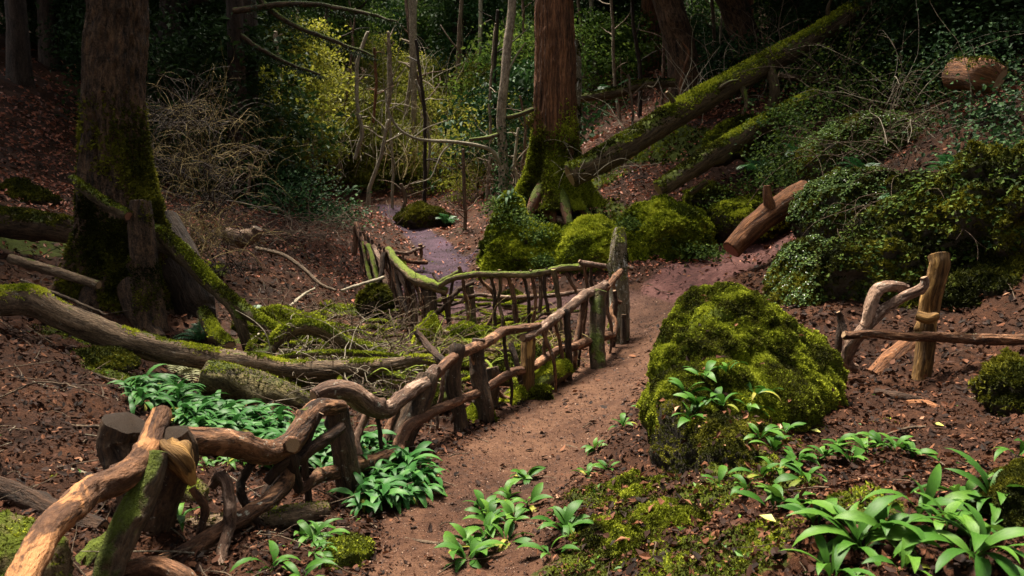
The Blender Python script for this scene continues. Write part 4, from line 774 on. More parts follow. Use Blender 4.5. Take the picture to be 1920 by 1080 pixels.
for k in range(24):
    t = (k + _rg.uniform(0, .8)) / 24; u_ = t * 3.999; ctrl = [(790, 526, 11.4), (758, 508, 12.0), (732, 478, 13.1), (700, 464, 14.2), (670, 432, 15.4)]; a_, b_ = ctrl[int(u_)], ctrl[int(u_) + 1]; f_ = u_ - int(u_)
    x_, y_, D_ = [a_[q_] + (b_[q_] - a_[q_]) * f_ for q_ in range(3)]; h_ = _rg.uniform(70, 95) * 11.4 / D_; dx = _rg.uniform(4, 26)
    piece(F2, [(x_ + _rg.uniform(-5, 3), y_ - _rg.uniform(2, 14), D_, 3), (x_ + dx * .4 + _rg.uniform(-5, 5), y_ + h_ * .35, D_ - .08, 4), (x_ + dx * .8 + _rg.uniform(-4, 4), y_ + h_ * .7, D_ - .15, 4), (x_ + dx, y_ + h_, D_ - .2, 3)], ['rail_dark', 'rail', 'rail_dark', 'rail_pale'][k % 4], 'spindle', 360 + k, sides=6, rough=.1, knots=0, foot=True)
for k, (x_, y_, D_) in enumerate([(1110, 500, 10.5), (1095, 498, 10.5), (1025, 508, 10.75), (995, 512, 10.8), (918, 515, 10.95), (868, 518, 11.05), (850, 524, 11.1)]):
    piece(F2, [(x_, y_ - 6, D_, 3), (x_ + _rg.uniform(-6, 10), y_ + 30, D_ - .03, 4), (x_ + _rg.uniform(-8, 14), y_ + 65, D_ - .06, 4), (x_ + _rg.uniform(-8, 16), y_ + 105, D_ - .1, 3)], ['rail_dark', 'rail'][k % 2], 'spindle', 400 + k, sides=6, rough=.1, knots=0, foot=True)
for k, (x_, y_, D_, l_, dx) in enumerate([(690, 775, 5.2, 90, -20), (700, 765, 5.1, 120, 25), (835, 680, 6.1, 120, -14), (880, 660, 6.5, 130, 30), (945, 625, 7.0, 130, 12), (1025, 612, 7.7, 120, -10), (1040, 605, 7.9, 125, 20), (1100, 558, 8.7, 110, -16), (1140, 540, 9.3, 95, 5), (1012, 618, 7.5, 90, 30)]):
    piece(F1, [(x_, y_ - 8, D_, 4), (x_ + dx * .5 + _rg.uniform(-5, 5), y_ + l_ * .4, D_ - .02, 5), (x_ + dx * .8 + _rg.uniform(-4, 4), y_ + l_ * .75, D_ - .05, 4), (x_ + dx, y_ + l_, D_ - .08, 3)], ['rail', 'rail_dark', 'rail_pale'][k % 3], 'spindle', 430 + k, sides=7, rough=.12, knots=1, foot=True)
# short far fence on the inside of the bend
F3 = thing('rustic_fence', P(770, 485, 17), 'tiny far stick fence on the inside of the bend of the purple path', 'fence')
for k, s in enumerate([[(735,472,16,4),(760,475,16.5,4),(780,468,17,4),(795,462,17.3,3)], [(788,458,17.2,5),(790,475,17.2,4),(786,490,17.1,4)], [(775,462,17,4),(780,480,17,3)], [(740,480,16.2,4),(765,490,16.5,4),(800,492,17,5)], [(757,472,16.5,3),(752,492,16.4,3)]]): piece(F3, s, 'rail' if k % 2 else 'rail_pale', 'rail' if k in (0, 3) else 'spindle', 345 + k, sides=7)
# right-hand gate rail
F4 = thing('rail_fence', P(1745, 715, 6.45), 'short fence with a golden bare post and one horizontal rail at the right', 'fence')
piece(F4, [(1760,478,6.55,17),(1754,520,6.55,17),(1744,580,6.55,17),(1736,640,6.5,16),(1728,690,6.45,16),(1724,720,6.4,16)], 'gold_post', 'post', 401, cut='cut_dark', sides=20, rough=.06, foot=True, knots=3)
piece(F4, [(1582,627,6.3,8),(1640,628,6.3,9),(1700,629,6.3,10),(1760,631,6.3,12),(1840,636,6.3,12),(1925,638,6.25,12),(2020,640,6.2,11)], 'rail', 'rail', 403, sides=14, rough=.12, flute=.12)
piece(F4, [(1720,592,6.45,9),(1742,596,6.4,10),(1758,592,6.4,6)], 'gold_post', 'knot', 404, sides=10, knots=0)
F5 = thing('crooked_branch', P(1590, 690, 6.5), 'crooked flaky pale branch with two bent arms in front of the golden post', 'branch')
piece(F5, [(1732,520,6.4,5),(1725,542,6.4,8),(1690,560,6.4,9),(1662,578,6.4,10),(1638,600,6.4,10),(1612,625,6.4,11),(1596,650,6.45,11),(1588,675,6.5,10),(1606,690,6.5,7)], 'branch_flaky', 'stem', 411, sides=14, rough=.16, knots=4)
piece(F5, [(1620,612,6.4,9),(1632,575,6.42,11),(1644,548,6.45,12),(1660,538,6.45,11),(1690,536,6.5,8),(1704,540,6.5,5)], 'branch_flaky', 'arm', 412, sides=14, rough=.16, knots=3)
piece(F5, [(1588,632,6.5,5),(1575,600,6.6,6),(1572,585,6.6,4)], 'rail_dark', 'stub', 413, sides=8)
log([(1575,690,6.7,6),(1572,640,6.75,7),(1578,590,6.8,4)], 'dark upright stick behind the crooked branch', 'rail_dark', name='stick', cat='stick', seed=421, sides=8)
# ------------------------------------------------------------------ wild garlic and other herbs
def blade(L, W, e0, e1, twist=0.0, petiole=.2, segs=8, seed=0, fold=.18):
    """one arching strap leaf growing along +Y from the origin"""
    t = np.linspace(0, 1, segs + 1); e = e0 + (e1 - e0) * t ** 1.15
    dy = np.cos(e) * L / segs; dz = np.sin(e) * L / segs
    y = np.concatenate([[0], np.cumsum(dy[:-1])]); z = np.concatenate([[0], np.cumsum(dz[:-1])])
    u = np.clip((t - petiole) / (1 - petiole), 0, 1); w_ = np.maximum(W * .5 * np.sin(np.pi * u ** .82) ** .8, W * .05 * (1 - t) + .0004)
    rg = np.random.default_rng(seed); und = 1 + .08 * rg.normal(size=segs + 1)
    nx = -np.sin(e); nz = np.cos(e)
    v = []
    for k in range(segs + 1):
        for s in (-1, 0, 1):
            lift = abs(s) * fold * w_[k] * 1.2
            v.append([s * w_[k] * und[k] + twist * t[k] ** 2, y[k] + nx[k] * lift, z[k] + nz[k] * lift])
    v = np.array(v); i = np.arange(segs)[:, None] * 3
    f = np.concatenate([i + np.array([[0, 1, 4, 3]]), i + np.array([[1, 2, 5, 4]])])
    bk = np.column_stack([np.tile([-1, 0, 1], segs + 1) * np.repeat(w_, 3), np.repeat(t, 3), np.full(len(v), seed * .37)])
    return MB().add(v, f, 0, .35 + .25 * np.repeat(u, 3) + rg.uniform(-.12, .12), bk)
BL = {}
for nm, mt in (('garlic', 'garlic'), ('garlic_teal', 'garlic_teal')):
    BL[nm] = [blade(rg_[0], rg_[1], R(rg_[2]), R(rg_[3]), rg_[4], .22, 8, k).mesh('leaf', M[mt]) for k, rg_ in enumerate([(.22, .040, 78, -45, .02), (.24, .038, 70, -65, -.03), (.20, .042, 62, -35, .0), (.23, .036, 82, -30, .03), (.21, .040, 55, -70, -.015), (.17, .034, 75, -55, .02)])]
BL['tongue'] = [blade(.36, .045, R(a), R(b_), .03 * s, .1, 8, 20 + k, .1).mesh('frond', M['leaf_teal']) for k, (a, b_, s) in enumerate([(75, -40, 1), (60, -70, -1), (80, -10, .5), (45, -80, 0)])]
BL['long'] = [blade(a_, b_, R(c_), R(d__), e_, .18, 9, 80 + k).mesh('leaf', M['garlic']) for k, (a_, b_, c_, d__, e_) in enumerate([(.26, .046, 75, -40, .02), (.28, .042, 65, -60, -.03), (.24, .048, 58, -30, .01), (.27, .040, 82, -20, .03), (.25, .045, 48, -70, -.015)])]
BL['broad'] = [blade(a_, b_, R(c_), R(d__), e_, .2, 8, 60 + k).mesh('leaf', M['garlic']) for k, (a_, b_, c_, d__, e_) in enumerate([(.20, .054, 72, -25, .02), (.22, .050, 62, -45, -.02), (.19, .056, 55, -10, .0), (.17, .048, 80, -5, .02), (.21, .052, 45, -50, -.015)])]
BL['old'] = [blade(.19, .034, R(a), R(b_), .02 * (k - 1), .2, 8, 120 + k).mesh('leaf', M['garlic_old']) for k, (a, b_) in enumerate([(50, -75), (35, -60), (60, -80)])]
def rosette(name, p, kind, n, scale, label, cat, group, rng, part='leaf', lean=None, elev=1.0):
    o = thing(name, p, label, cat, group); o['kind'] = 'thing'
    a0 = rng.uniform(0, 6.28)
    for k in range(n):
        a = a0 + k * 2.4 + rng.normal(0, .35)
        if lean is not None and rng.random() < .6: a = lean + rng.normal(0, .7)
        s = scale * rng.uniform(.7, 1.2); inner = k / n
        Mx = Matrix.Translation((rng.normal(0, .012) * scale, rng.normal(0, .012) * scale, -.005)) @ Matrix.Rotation(a - math.pi / 2, 4, 'Z') @ Matrix.Rotation(R(rng.normal(8, 12)) * (1 - inner), 4, 'X').inverted() @ Matrix.Rotation(R(rng.normal(0, 14)), 4, 'Y') @ Matrix.Scale(s, 4)
        kk = 'old' if part == 'leaf' and rng.random() < .05 else kind
        child(part, BL[kk][rng.integers(len(BL[kk]))], o, Mx)
    return o
rng = np.random.default_rng(77)
def patch(poly, n, kind, label, group, scale, leaves_n=(5, 9), lean=None, sep=.07):
    """plants on the ground inside an outline seen in the photograph"""
    poly = np.array(poly, float); lo, hi = poly.min(0), poly.max(0); got = []; tries = 0
    while len(got) < n and tries < n * 60:
        tries += 1; q = lo + rng.random(2) * (hi - lo); ins = False; j = len(poly) - 1
        for i_ in range(len(poly)):
            if (poly[i_, 1] > q[1]) != (poly[j, 1] > q[1]) and q[0] < (poly[j, 0] - poly[i_, 0]) * (q[1] - poly[i_, 1]) / (poly[j, 1] - poly[i_, 1] + 1e-9) + poly[i_, 0]: ins = not ins
            j = i_
        if not ins: continue
        g = G(*q)
        if any(np.hypot(*(g[:2] - h[:2])) < sep for h in got): continue
        got.append(g); rosette('wild_garlic', g, kind, int(rng.integers(*leaves_n)), scale * rng.uniform(.8, 1.15), label, 'wild garlic', group, rng, lean=lean)
    return got
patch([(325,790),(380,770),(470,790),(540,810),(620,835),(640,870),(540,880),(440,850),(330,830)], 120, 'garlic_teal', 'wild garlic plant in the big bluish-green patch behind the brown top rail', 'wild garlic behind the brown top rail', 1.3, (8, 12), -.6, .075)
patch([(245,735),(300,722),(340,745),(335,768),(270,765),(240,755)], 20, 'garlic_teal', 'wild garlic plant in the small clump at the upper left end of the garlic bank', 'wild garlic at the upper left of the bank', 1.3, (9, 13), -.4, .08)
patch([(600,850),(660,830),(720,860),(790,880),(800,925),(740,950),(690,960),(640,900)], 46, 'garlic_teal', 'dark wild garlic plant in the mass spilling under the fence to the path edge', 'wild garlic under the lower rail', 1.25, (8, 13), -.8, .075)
patch([(365,875),(450,865),(500,880),(420,890)], 7, 'garlic', 'low wild garlic plant peeking out under the brown top rail', 'wild garlic under the brown top rail', .75, (3, 6), -1.2, .12)
patch([(565,1010),(605,1010),(610,1060),(570,1060)], 4, 'garlic', 'wild garlic plant in the clump right of the orange stick', 'wild garlic by the orange stick', 1.0, (8, 12), -.5, .07)
def one(px, py, n, s, label, kind='garlic', lean=None, group=None):
    rosette('wild_garlic', G(px, py), kind, n, s, label, 'wild garlic', group, rng, lean=lean)
one(340, 985, 7, .9, 'wild garlic plant under the mossy slanting brace beside the flat log')
one(505, 1078, 5, 1.0, 'wild garlic plant cut by the bottom edge left of the path')
one(565, 1095, 7, 1.0, 'wild garlic plant at the bottom edge under the orange stick')
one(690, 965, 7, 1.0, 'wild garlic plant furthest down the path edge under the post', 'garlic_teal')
for px, py, n, s, l in [(985,905,10,.95,'topmost wild garlic plant of the row growing in the path'), (948,940,9,.95,'second wild garlic plant from the top of the row in the path'), (905,968,10,.95,'pale wild garlic plant midway down the row in the path'), (990,950,8,.85,'wild garlic plant beside the right edge of the row in the path'), (910,1010,10,1.0,'wild garlic plant just above the lowest one of the row in the path'), (955,1020,8,.85,'wild garlic plant right of the lowest one of the row in the path'), (878,1055,12,1.0,'lowest bright wild garlic plant of the row in the path'), (1058,1000,11,.95,'wild garlic plant against the mossy foot of the right mound'), (1032,1045,4,.8,'small wild garlic sprig below the mound foot'), (1070,985,7,.8,'wild garlic sprig rising behind the one at the mound foot')]: one(px, py, n + 1, s, l, 'broad')
for px, py, n, s, l in [(1115,845,6,.75,'small wild garlic plant lying flat at the right edge of the clay path'), (1170,805,6,.75,'small wild garlic plant near the stone face at the path edge'), (1205,775,4,.6,'tiny wild garlic sprig at the foot of the boulder'), (1100,895,8,.75,'flat wild garlic plant where the mound meets the path'), (1140,885,5,.7,'little wild garlic plant on the mound rim below the stone face')]: one(px, py, n + 1, s, l, 'broad')
def on_rock(px, py, n, s, label, kind='broad'):
    """a plant rooted on the big boulder: the front-most surface under that line of sight"""
    d = norm(ray(px, py)); c = mr_v - CAM; along = c @ d; off = np.linalg.norm(c - along[:, None] * d, axis=1); k = np.where(off < .03)[0]
    p = mr_v[k[np.argmin(along[k])]] if len(k) else G(px, py)
    rosette('wild_garlic', p, kind, n, s, label, 'wild garlic', None, rng)
for px, py, n, s, l in [(1325,710,7,1.0,'highest wild garlic plant on the front of the mossy boulder'), (1300,790,6,1.1,'wild garlic plant hanging at the lower left front of the mossy boulder'), (1385,735,6,1.0,'wild garlic plant on the middle of the boulder front'), (1350,770,7,1.1,'dark broad wild garlic plant low on the boulder front'), (1405,775,7,.95,'pale wild garlic plant low on the right of the boulder front'), (1450,740,3,.9,'single wild garlic sprig at the right side of the boulder front')]: on_rock(px, py, n, s, l)
for px, py, n, s, l in [(1450,850,8,.85,'wild garlic plant with a yellowing leaf below the boulder'), (1490,875,7,.85,'wild garlic plant on the mound just right of the yellowing one'), (1455,895,6,.85,'wild garlic plant on the mound below the yellowing one'), (1570,845,8,.85,'left wild garlic plant of the row on the soil at right'), (1620,850,9,.85,'middle wild garlic plant of the row on the soil at right'), (1680,850,9,.85,'right wild garlic plant of the row on the soil at right'), (1480,950,6,.8,'wild garlic plant with spread narrow leaves on the mound'), (1345,910,3,.8,'single-leaved wild garlic on the mound slope'), (1400,925,3,.8,'small wild garlic sprig in the middle of the mound')]: one(px, py, n + 1, s, l, 'broad')
for px, py, n, s, l in [(1610,1045,22,1.0,'largest wild garlic rosette with broad leaves at the bottom right'), (1830,1065,18,1.0,'second large wild garlic rosette beside the dark mossy lump'), (1720,985,6,.85,'wild garlic plant with thin leaves behind the largest rosette'), (1860,950,15,.95,'wild garlic rosette at the right edge of the soil'), (1910,860,4,.8,'wild garlic sprig cut by the right edge'), (1690,1075,6,.9,'wild garlic leaves cut by the bottom edge between the two large rosettes'), (1560,1090,6,.9,'low wild garlic leaves under the largest rosette')]: one(px, py, n + 1, s, l, 'long')
for px, py, n, s, l in [(1290,745,5,.9,'wild garlic sprig at the far left of the boulder front above the dark face'), (1345,745,6,1.0,'wild garlic plant under the highest one on the boulder front'), (1310,765,6,1.0,'wild garlic plant among the lower left cluster of the boulder front'), (1375,790,6,.9,'wild garlic plant at the centre foot of the boulder front'), (1420,745,5,.9,'wild garlic plant right of the middle of the boulder front'), (1365,700,4,.8,'small wild garlic sprig near the highest one on the boulder')]: on_rock(px, py, n + 2, s * 1.1, l, 'broad')
for px, py, n, s, l in [(1425,825,6,.85,'wild garlic plant at the junction of the mound and the boulder'), (1470,815,6,.8,'wild garlic plant under the right part of the boulder'), (1510,905,5,.8,'wild garlic plant between the mound moss and the soil row'), (1430,900,5,.8,'wild garlic plant in the middle of the mossy mound'), (1455,960,6,.9,'wild garlic plant left of the spread narrow-leaved one'), (1545,860,7,.85,'wild garlic plant at the left end of the soil row'), (1650,840,7,.85,'wild garlic plant at the back of the soil row'), (1710,860,6,.8,'wild garlic plant at the right end of the soil row'), (1595,870,6,.8,'wild garlic plant at the front of the soil row'), (1530,1000,7,.9,'wild garlic plant left of the largest rosette'), (1775,1000,8,.95,'wild garlic plant between the two largest rosettes'), (1880,990,8,.9,'wild garlic plant in front of the right edge rosette'), (1800,945,7,.9,'wild garlic plant behind the second large rosette'), (1660,1000,7,.9,'wild garlic plant rising behind the largest rosette'), (920,985,8,.9,'wild garlic plant near the middle of the row in the path'), (960,980,8,.85,'wild garlic plant between the middle and right of the path row'), (885,1030,9,.9,'wild garlic plant just above the lowest bright one')]: one(px, py, n + 2, s, l, 'broad')
for k, (px, py) in enumerate([(1540,815),(1455,985),(1770,805)]):
    g = G(px, py); a = rng.uniform(0, 6)
    mb = leaves(MB(), np.array([g + [0, 0, .012]]), np.array([[math.cos(a), math.sin(a), .1]]), np.array([[.1, -.2, 1.0]]), .07, .05, .12); tag(mb.build('yellow_leaf', M['yellow_leaf'], loc=g), ['yellow fallen leaf on the soil above the garlic row', 'yellow fallen leaf on the right mound by the red bramble stem', 'yellow fallen leaf on the bare soil at right'][k], 'leaf')
# small seedlings
def seedlings(n, keep, label, mat, seed, r0=1.5, r1=9, size=(.02, .05)):
    rg = np.random.default_rng(seed); p, nn = scatter_ground(rg, n, r0, r1, 40, keep); k = len(p); dr = rand_dirs(rg, k); dr[:, 2] = np.abs(dr[:, 2]) * .5; up = norm(nn + rand_dirs(rg, k) * .4)
    L = rg.uniform(*size, k)
    tag(leaves(MB(), p + nn * .015, dr, up, L, L * .5, .2, rg.random(k)).build('seedlings', M[mat], smooth=False), label, 'seedlings', kind='stuff')
seedlings(900, lambda q: mossy_mask(q) * .6 + .12 * (path_d(q) > .1), 'tiny green seedlings in the moss and soil', 'garlic', 5)
# moss growing on the ground
rg = np.random.default_rng(9); p, nn = scatter_ground(rg, 260000, 1.9, 12, 42, lambda q: sstep(.25, .7, mossy_mask(q) + .5 * fbm(np.column_stack([q * 5, q[:, :1] * 0]), 3, 4)) * (path_d(q) > .03))
d = np.hypot(p[:, 0], p[:, 1])
tag(moss_tufts(MB(), p, nn, (.009 + .0019 * d).repeat(3)[:, None], rg, 3).build('ground_moss', M['moss'], smooth=False), 'olive moss carpeting the right mound and the hollow', 'moss', kind='stuff')
rg = np.random.default_rng(10); p, nn = scatter_ground(rg, 60000, 12, 40, 30, lambda q: sstep(.25, .7, mossy_mask(q) + .5 * fbm(np.column_stack([q * 2, q[:, :1] * 0]), 3, 4)))
tag(moss_tufts(MB(), p, nn, .09, rg, 3).build('ground_moss', M['moss'], smooth=False), 'moss carpeting the far banks round the red tree', 'moss', kind='stuff')

# ------------------------------------------------------------------ ferns
def frond(L, W, e0, e1, seed, n=16):
    rg = np.random.default_rng(seed); t = np.linspace(.12, 1, n); e = e0 + (e1 - e0) * t; y = np.cumsum(np.cos(e)) * L / n; z = np.cumsum(np.sin(e)) * L / n
    mb = MB(); c = np.column_stack([0 * y, y, z]); tube(mb, np.vstack([[0, 0, 0], c[::3], c[-1]]), [.004, .0035, .003, .0025, .002, .0015, .001, .001][:2 + len(c[::3])], 4, L / 8, 0, 1, (None, None))
    T = norm(np.gradient(c, axis=0)); wl = W * np.sin(np.pi * np.clip(t * .9 + .08, 0, 1)) ** .7
    for s in (-1, 1):
        dr = norm(np.array([s, 0, 0]) + T * .45 + rg.normal(0, .06, (n, 3))); nn = np.cross(T, np.array([1.0, 0, 0])) * -1
        leaves(mb, c, dr, -nn * np.sign(nn[:, 2:3] * -1 + 1e-6), wl, wl * .26 + .006, .1, rg.uniform(.3, .8, n))
    return mb
FR = {m: [frond(.55, .15, R(a), R(b_), k).mesh('frond', M[m]) for k, (a, b_) in enumerate([(75, -20), (60, -35), (80, 0)])] for m in ('fern', 'fern_dry')}
def fern(p, n, s, label, mat='fern', az=None):
    o = thing('fern', p, label, 'fern')
    for k in range(n):
        a = rng.uniform(0, 6.28) if az is None else az + rng.normal(0, .7)
        child('frond', FR[mat][k % 3], o, Matrix.Rotation(a, 4, 'Z') @ Matrix.Rotation(R(rng.normal(0, 12)), 4, 'Y') @ Matrix.Scale(s * rng.uniform(.75, 1.2), 4))
fern(G(375, 640) , 8, .75, 'dark green fern in front of the hollow tree base')
fern(G(480, 610), 6, .8, 'fern between the sloping bough and the tree base')
fern(G(345, 710), 3, 1.0, 'pale dry fern frond drooping above the garlic clump', 'fern_dry', R(-150))
fern(P(1420, 325, 14.8), 8, 1.0, 'fern under the second fallen trunk at the edge of the ivy')
fern(P(1915, 612, 7.3), 6, .7, 'bright fern at the right edge above the wooden rail')
fern(P(1840, 395, 8.6), 5, .8, 'fern hanging on the dark right bank')
fern(P(1150, 178, 22), 8, 1.3, 'fern above the thin curved mossy log')
fern(P(835, 420, 23), 8, 1.1, 'fern on the dark rock beside the far path')
for k, (px, py, D, s_) in enumerate([(1620, 330, 11.5, .8), (1720, 470, 8.6, .7), (1560, 480, 9.6, .6), (1790, 330, 9.6, .9), (1690, 380, 9.8, .7), (1880, 560, 7.9, .7), (1500, 300, 13.6, .9)]):
    fern(P(px, py, D), 7, s_, ['fern among the brambles on the upper clover bank', 'fern on the mossy bank straight above the crooked branch', 'fern between the clover bank and the dark mossy bank', 'large fern below the sawn log', 'fern at the right shoulder of the clover bank', 'fern right behind the end of the wooden rail', 'fern beside the ivy under the fallen trees'][k])
def tongue(p, n, s, label, seed):
    rosette('hart_tongue_fern', p, 'tongue', n, s, label, 'fern', None, np.random.default_rng(seed), 'frond')
tongue(c1 + np.array([-.35, -.05, 1.08]), 16, 1.4, 'glossy hart\'s tongue fern crowning the pillar-like rock', 1)
tongue(P(870, 440, 21.5), 9, 1.3, 'hart\'s tongue fern at the foot of the thin sapling by the path', 2)
tongue(P(560, 345, 21), 16, 1.7, 'large hart\'s tongue fern on the left slope beyond the twiggy bush', 3)
tongue(P(590, 375, 20.5), 13, 1.5, 'hart\'s tongue fern lower down the left slope', 4)
tongue(P(655, 365, 25), 12, 1.6, 'hart\'s tongue fern left of the far path end', 5)
tongue(P(810, 355, 27), 12, 1.6, 'hart\'s tongue fern on the far litter slope', 6)
tongue(P(1100, 235, 20), 7, 1.3, 'hart\'s tongue fern right of the red tree', 7)

# ------------------------------------------------------------------ clover, ivy, brambles on the right bank
def cover(o, v, f, n, size, mat, seed, wdir, name='clover_leaves', lift=.03, thr=.1, glints=0):
    rg = np.random.default_rng(seed); wd = norm(np.array(wdir, float))
    wf = lambda c, nn: np.clip(nn @ wd - thr, 0, 1) * np.clip(.6 + 1.6 * fbm(c * 3, 3, seed), 0, 2)
    p, nr = sample_surface(v, f, n, rg, wf); up = norm(nr + np.array([0, 0, .5]) + rand_dirs(rg, n) * .55); dr = rand_dirs(rg, n); dr = norm(dr - up * (dr * up).sum(1)[:, None])
    L = size * rg.uniform(.6, 1.3, n)
    tag(leaves(MB(), p + nr * lift * rg.uniform(.2, 1.6, n)[:, None], dr, up, L, L * .8, .15, rg.random(n)).build(name, M[mat], o, smooth=False), kind='stuff')
    if glints:
        p, nr = sample_surface(v, f, glints, rg, wf); n = glints; up = norm(nr + rand_dirs(rg, n) * .5); dr = rand_dirs(rg, n); dr = norm(dr - up * (dr * up).sum(1)[:, None]); L = size * rg.uniform(.3, .6, n)
        tag(leaves(MB(), p + nr * lift * 1.7, dr, up, L, L, .1).build('leaf_glints', M['flower'], o, smooth=False), kind='stuff')  # light flecks on the upper-left faces set out as white leaves
cover(*b1, 4200, .042, 'leaf_sorrel', 501, (-.55, -.25, .8), thr=.35, glints=90)
cover(*b2, 6000, .046, 'leaf_sorrel', 502, (-.5, -.25, .85), thr=.35, glints=110)
cover(*b3, 3000, .034, 'leaf_sorrel', 503, (-.6, -.2, .7), thr=.3, glints=120)
cover(*b4, 1500, .05, 'leaf_mid', 504, (-.2, -.4, .9), 'ivy_leaves')
cover(*b5, 1300, .055, 'leaf_mid', 505, (-.3, -.6, .7), 'ivy_leaves')
def ivy_patch(pts, n, size, mat, label, seed, h=.35):
    """ivy hanging over the slope: leaves in loose mounds above the ground at several places"""
    rg = np.random.default_rng(seed); C = []
    for px, py, D, r in pts:
        k = int(n / len(pts)); c = P(px, py, D); q = c + rg.normal(size=(k, 3)) * np.array([r, r, r * .55]); C.append(q)
    c = np.concatenate(C); g = ground_z(c[:, :2]); c[:, 2] = np.maximum(c[:, 2], g + rg.uniform(.01, .12, len(c))); k = len(c)
    up = norm(rand_dirs(rg, k) * .8 + np.array([-.1, -.5, .8])); dr = rand_dirs(rg, k); dr = norm(dr - up * (dr * up).sum(1)[:, None]); L = size * rg.uniform(.6, 1.3, k)
    tag(leaves(MB(), c, dr, up, L, L * .75, .15, rg.beta(1.6, 2, k)).build('ivy_cover', M[mat], smooth=False), label, 'ivy', kind='stuff')
ivy_patch([(1470,220,15,.3),(1500,260,14,.35),(1460,290,14.5,.3),(1520,310,13.2,.3),(1490,330,13.5,.3),(1450,330,14.5,.25),(1530,200,15.5,.35)], 3000, .075, 'leaf_mid', 'green ivy spilling down beside the second fallen trunk', 601)
ivy_patch([(1870,200,10.2,.35),(1900,260,9.5,.35),(1830,230,10.8,.4),(1900,330,8.9,.3),(1860,300,9.8,.35),(1780,110,12,.4),(1850,80,12.5,.5),(1900,140,11,.4),(1890,440,8.2,.25)], 3400, .065, 'leaf_teal', 'dark ivy curtain round the sawn log at the upper right', 602)
ivy_patch([(1560,110,17,.6),(1620,90,17.5,.6),(1680,140,15.5,.6),(1500,130,18.5,.6),(1740,170,13.5,.5),(1600,180,16,.5)], 3000, .075, 'leaf_mid', 'scattered ivy sprays on the dark upper right slope', 603)
ivy_patch([(1180,420,13.9,.12),(1330,475,13.4,.15),(1290,470,13.6,.15),(1250,440,13.9,.12),(1400,350,15,.25),(1360,385,15,.2)], 1500, .06, 'leaf_mid', 'small ivy sprays among the middle mossy rocks', 604)
ivy_patch([(955,400,15.0,.22),(985,415,14.8,.2),(930,385,15.2,.18),(1010,440,14.6,.15),(1020,490,14.2,.12)], 1400, .06, 'leaf_mid', 'ivy trailing over the pillar-like rock', 605)
ivy_patch([(540,330,20,.5),(570,350,19.5,.5),(600,400,19,.4),(640,400,20,.4),(520,370,18,.4)], 2600, .10, 'leaf_teal', 'glossy leafy undergrowth on the left slope beyond the twiggy bush', 606)
def stems(name, label, cat, starts, mat, seed, n, L, r, droop, spread, up=.6, group=None, steps=7, side=2, az=None, curl=.35):
    """a tangle of thin arching stems from a few rooted points"""
    rg = np.random.default_rng(seed); base = np.mean(starts, 0); mb = MB()
    for k in range(n):
        p = np.array(starts[k % len(starts)]) + rg.normal(0, spread, 3) * [1, 1, .15]; a = rg.uniform(0, 6.28) if az is None else rg.normal(az[0], az[1]); e = rg.normal(up, .3)
        dv = np.array([math.cos(a) * math.cos(e), math.sin(a) * math.cos(e), math.sin(e)]); ln = L * rg.uniform(.5, 1.3); pts = [p]
        for s in range(steps):
            dv = norm(dv + np.array([0, 0, -droop * (s + 1) / steps]) + rg.normal(0, curl / 2, 3)); pts.append(pts[-1] + dv * ln / steps)
        rr = r * rg.uniform(.5, 1.4); tube(mb, pts, np.linspace(rr, rr * .3, len(pts)), 4, ln / (steps * 2), 0, 1, (None, None))
        for _ in range(rg.integers(0, side + 1)):
            q = rg.integers(1, steps); d2 = norm(norm(pts[q + 1] - pts[q]) + rg.normal(0, .7, 3)); l2 = ln * rg.uniform(.15, .4)
            tube(mb, [pts[q], pts[q] + d2 * l2 * .5, pts[q] + norm(d2 + rg.normal(0, .4, 3)) * l2], [rr * .6, rr * .45, rr * .2], 4, l2 / 4, 0, 1, (None, None))
    o = tag(mb.build(name, M[mat], loc=base), label, cat, group)
    return o
stems('bramble', 'tangle of bare arching brambles over the clover-dappled bank', 'bramble', [P(1600,300,12.3), P(1680,250,12.0), P(1740,330,10.8), P(1650,390,11)], 'twig', 701, 130, 1.7, .006, .25, .25)
stems('bramble', 'pale bare bramble stems arching high over the upper right bank', 'bramble', [P(1680,200,13.0), P(1760,270,11.0)], 'twig_pale', 702, 26, 2.0, .006, .3, .3, 1.0)
stems('bramble', 'bare brambles trailing down the dark right bank', 'bramble', [P(1740,380,9.8), P(1700,440,9.0)], 'twig', 703, 60, 1.2, .005, .5, .25, .3)
stems('bramble', 'thin pale twigs sticking up behind the longest fallen trunk', 'bramble', [P(1275,215,18), P(1310,190,17.5), P(1190,260,17.5)], 'twig_pale', 704, 26, 1.6, .009, .1, .3, 1.0)
stems('bramble', 'pale twigs beside the lower end of the longest fallen trunk', 'bramble', [P(1095,300,16), P(1120,330,15.5)], 'twig_pale', 705, 22, 1.1, .007, .3, .15, .5)
stems('bramble', 'dark twiggy tangle on the upper right slope', 'bramble', [P(1480,140,19), P(1560,190,17), P(1420,100,21), P(1640,60,18)], 'twig', 706, 90, 2.4, .010, .2, .6, .9)
def up_g(px, py, D, h=.08):
    q = P(px, py, D); q[2] = gz(q[0], q[1]) + h; return q
stems('brushwood', 'heap of bare brown sticks in the hollow behind the long fallen tree', 'brushwood', [up_g(620,640,9.3), up_g(680,640,9.3), up_g(740,680,8.7), up_g(570,600,10.2), up_g(700,600,10.6), up_g(660,690,8.3)], 'twig', 707, 230, 1.1, .008, .12, .35, .3)
stems('brushwood', 'pale straw-coloured sticks in the hollow behind the middle of the fence', 'brushwood', [up_g(940,670,8.9), up_g(980,640,9.4), up_g(1030,660,8.8), up_g(900,690,8.6), up_g(1060,620,9.6), up_g(860,670,8.9)], 'twig_straw', 708, 120, .7, .0055, .3, .25, .5)
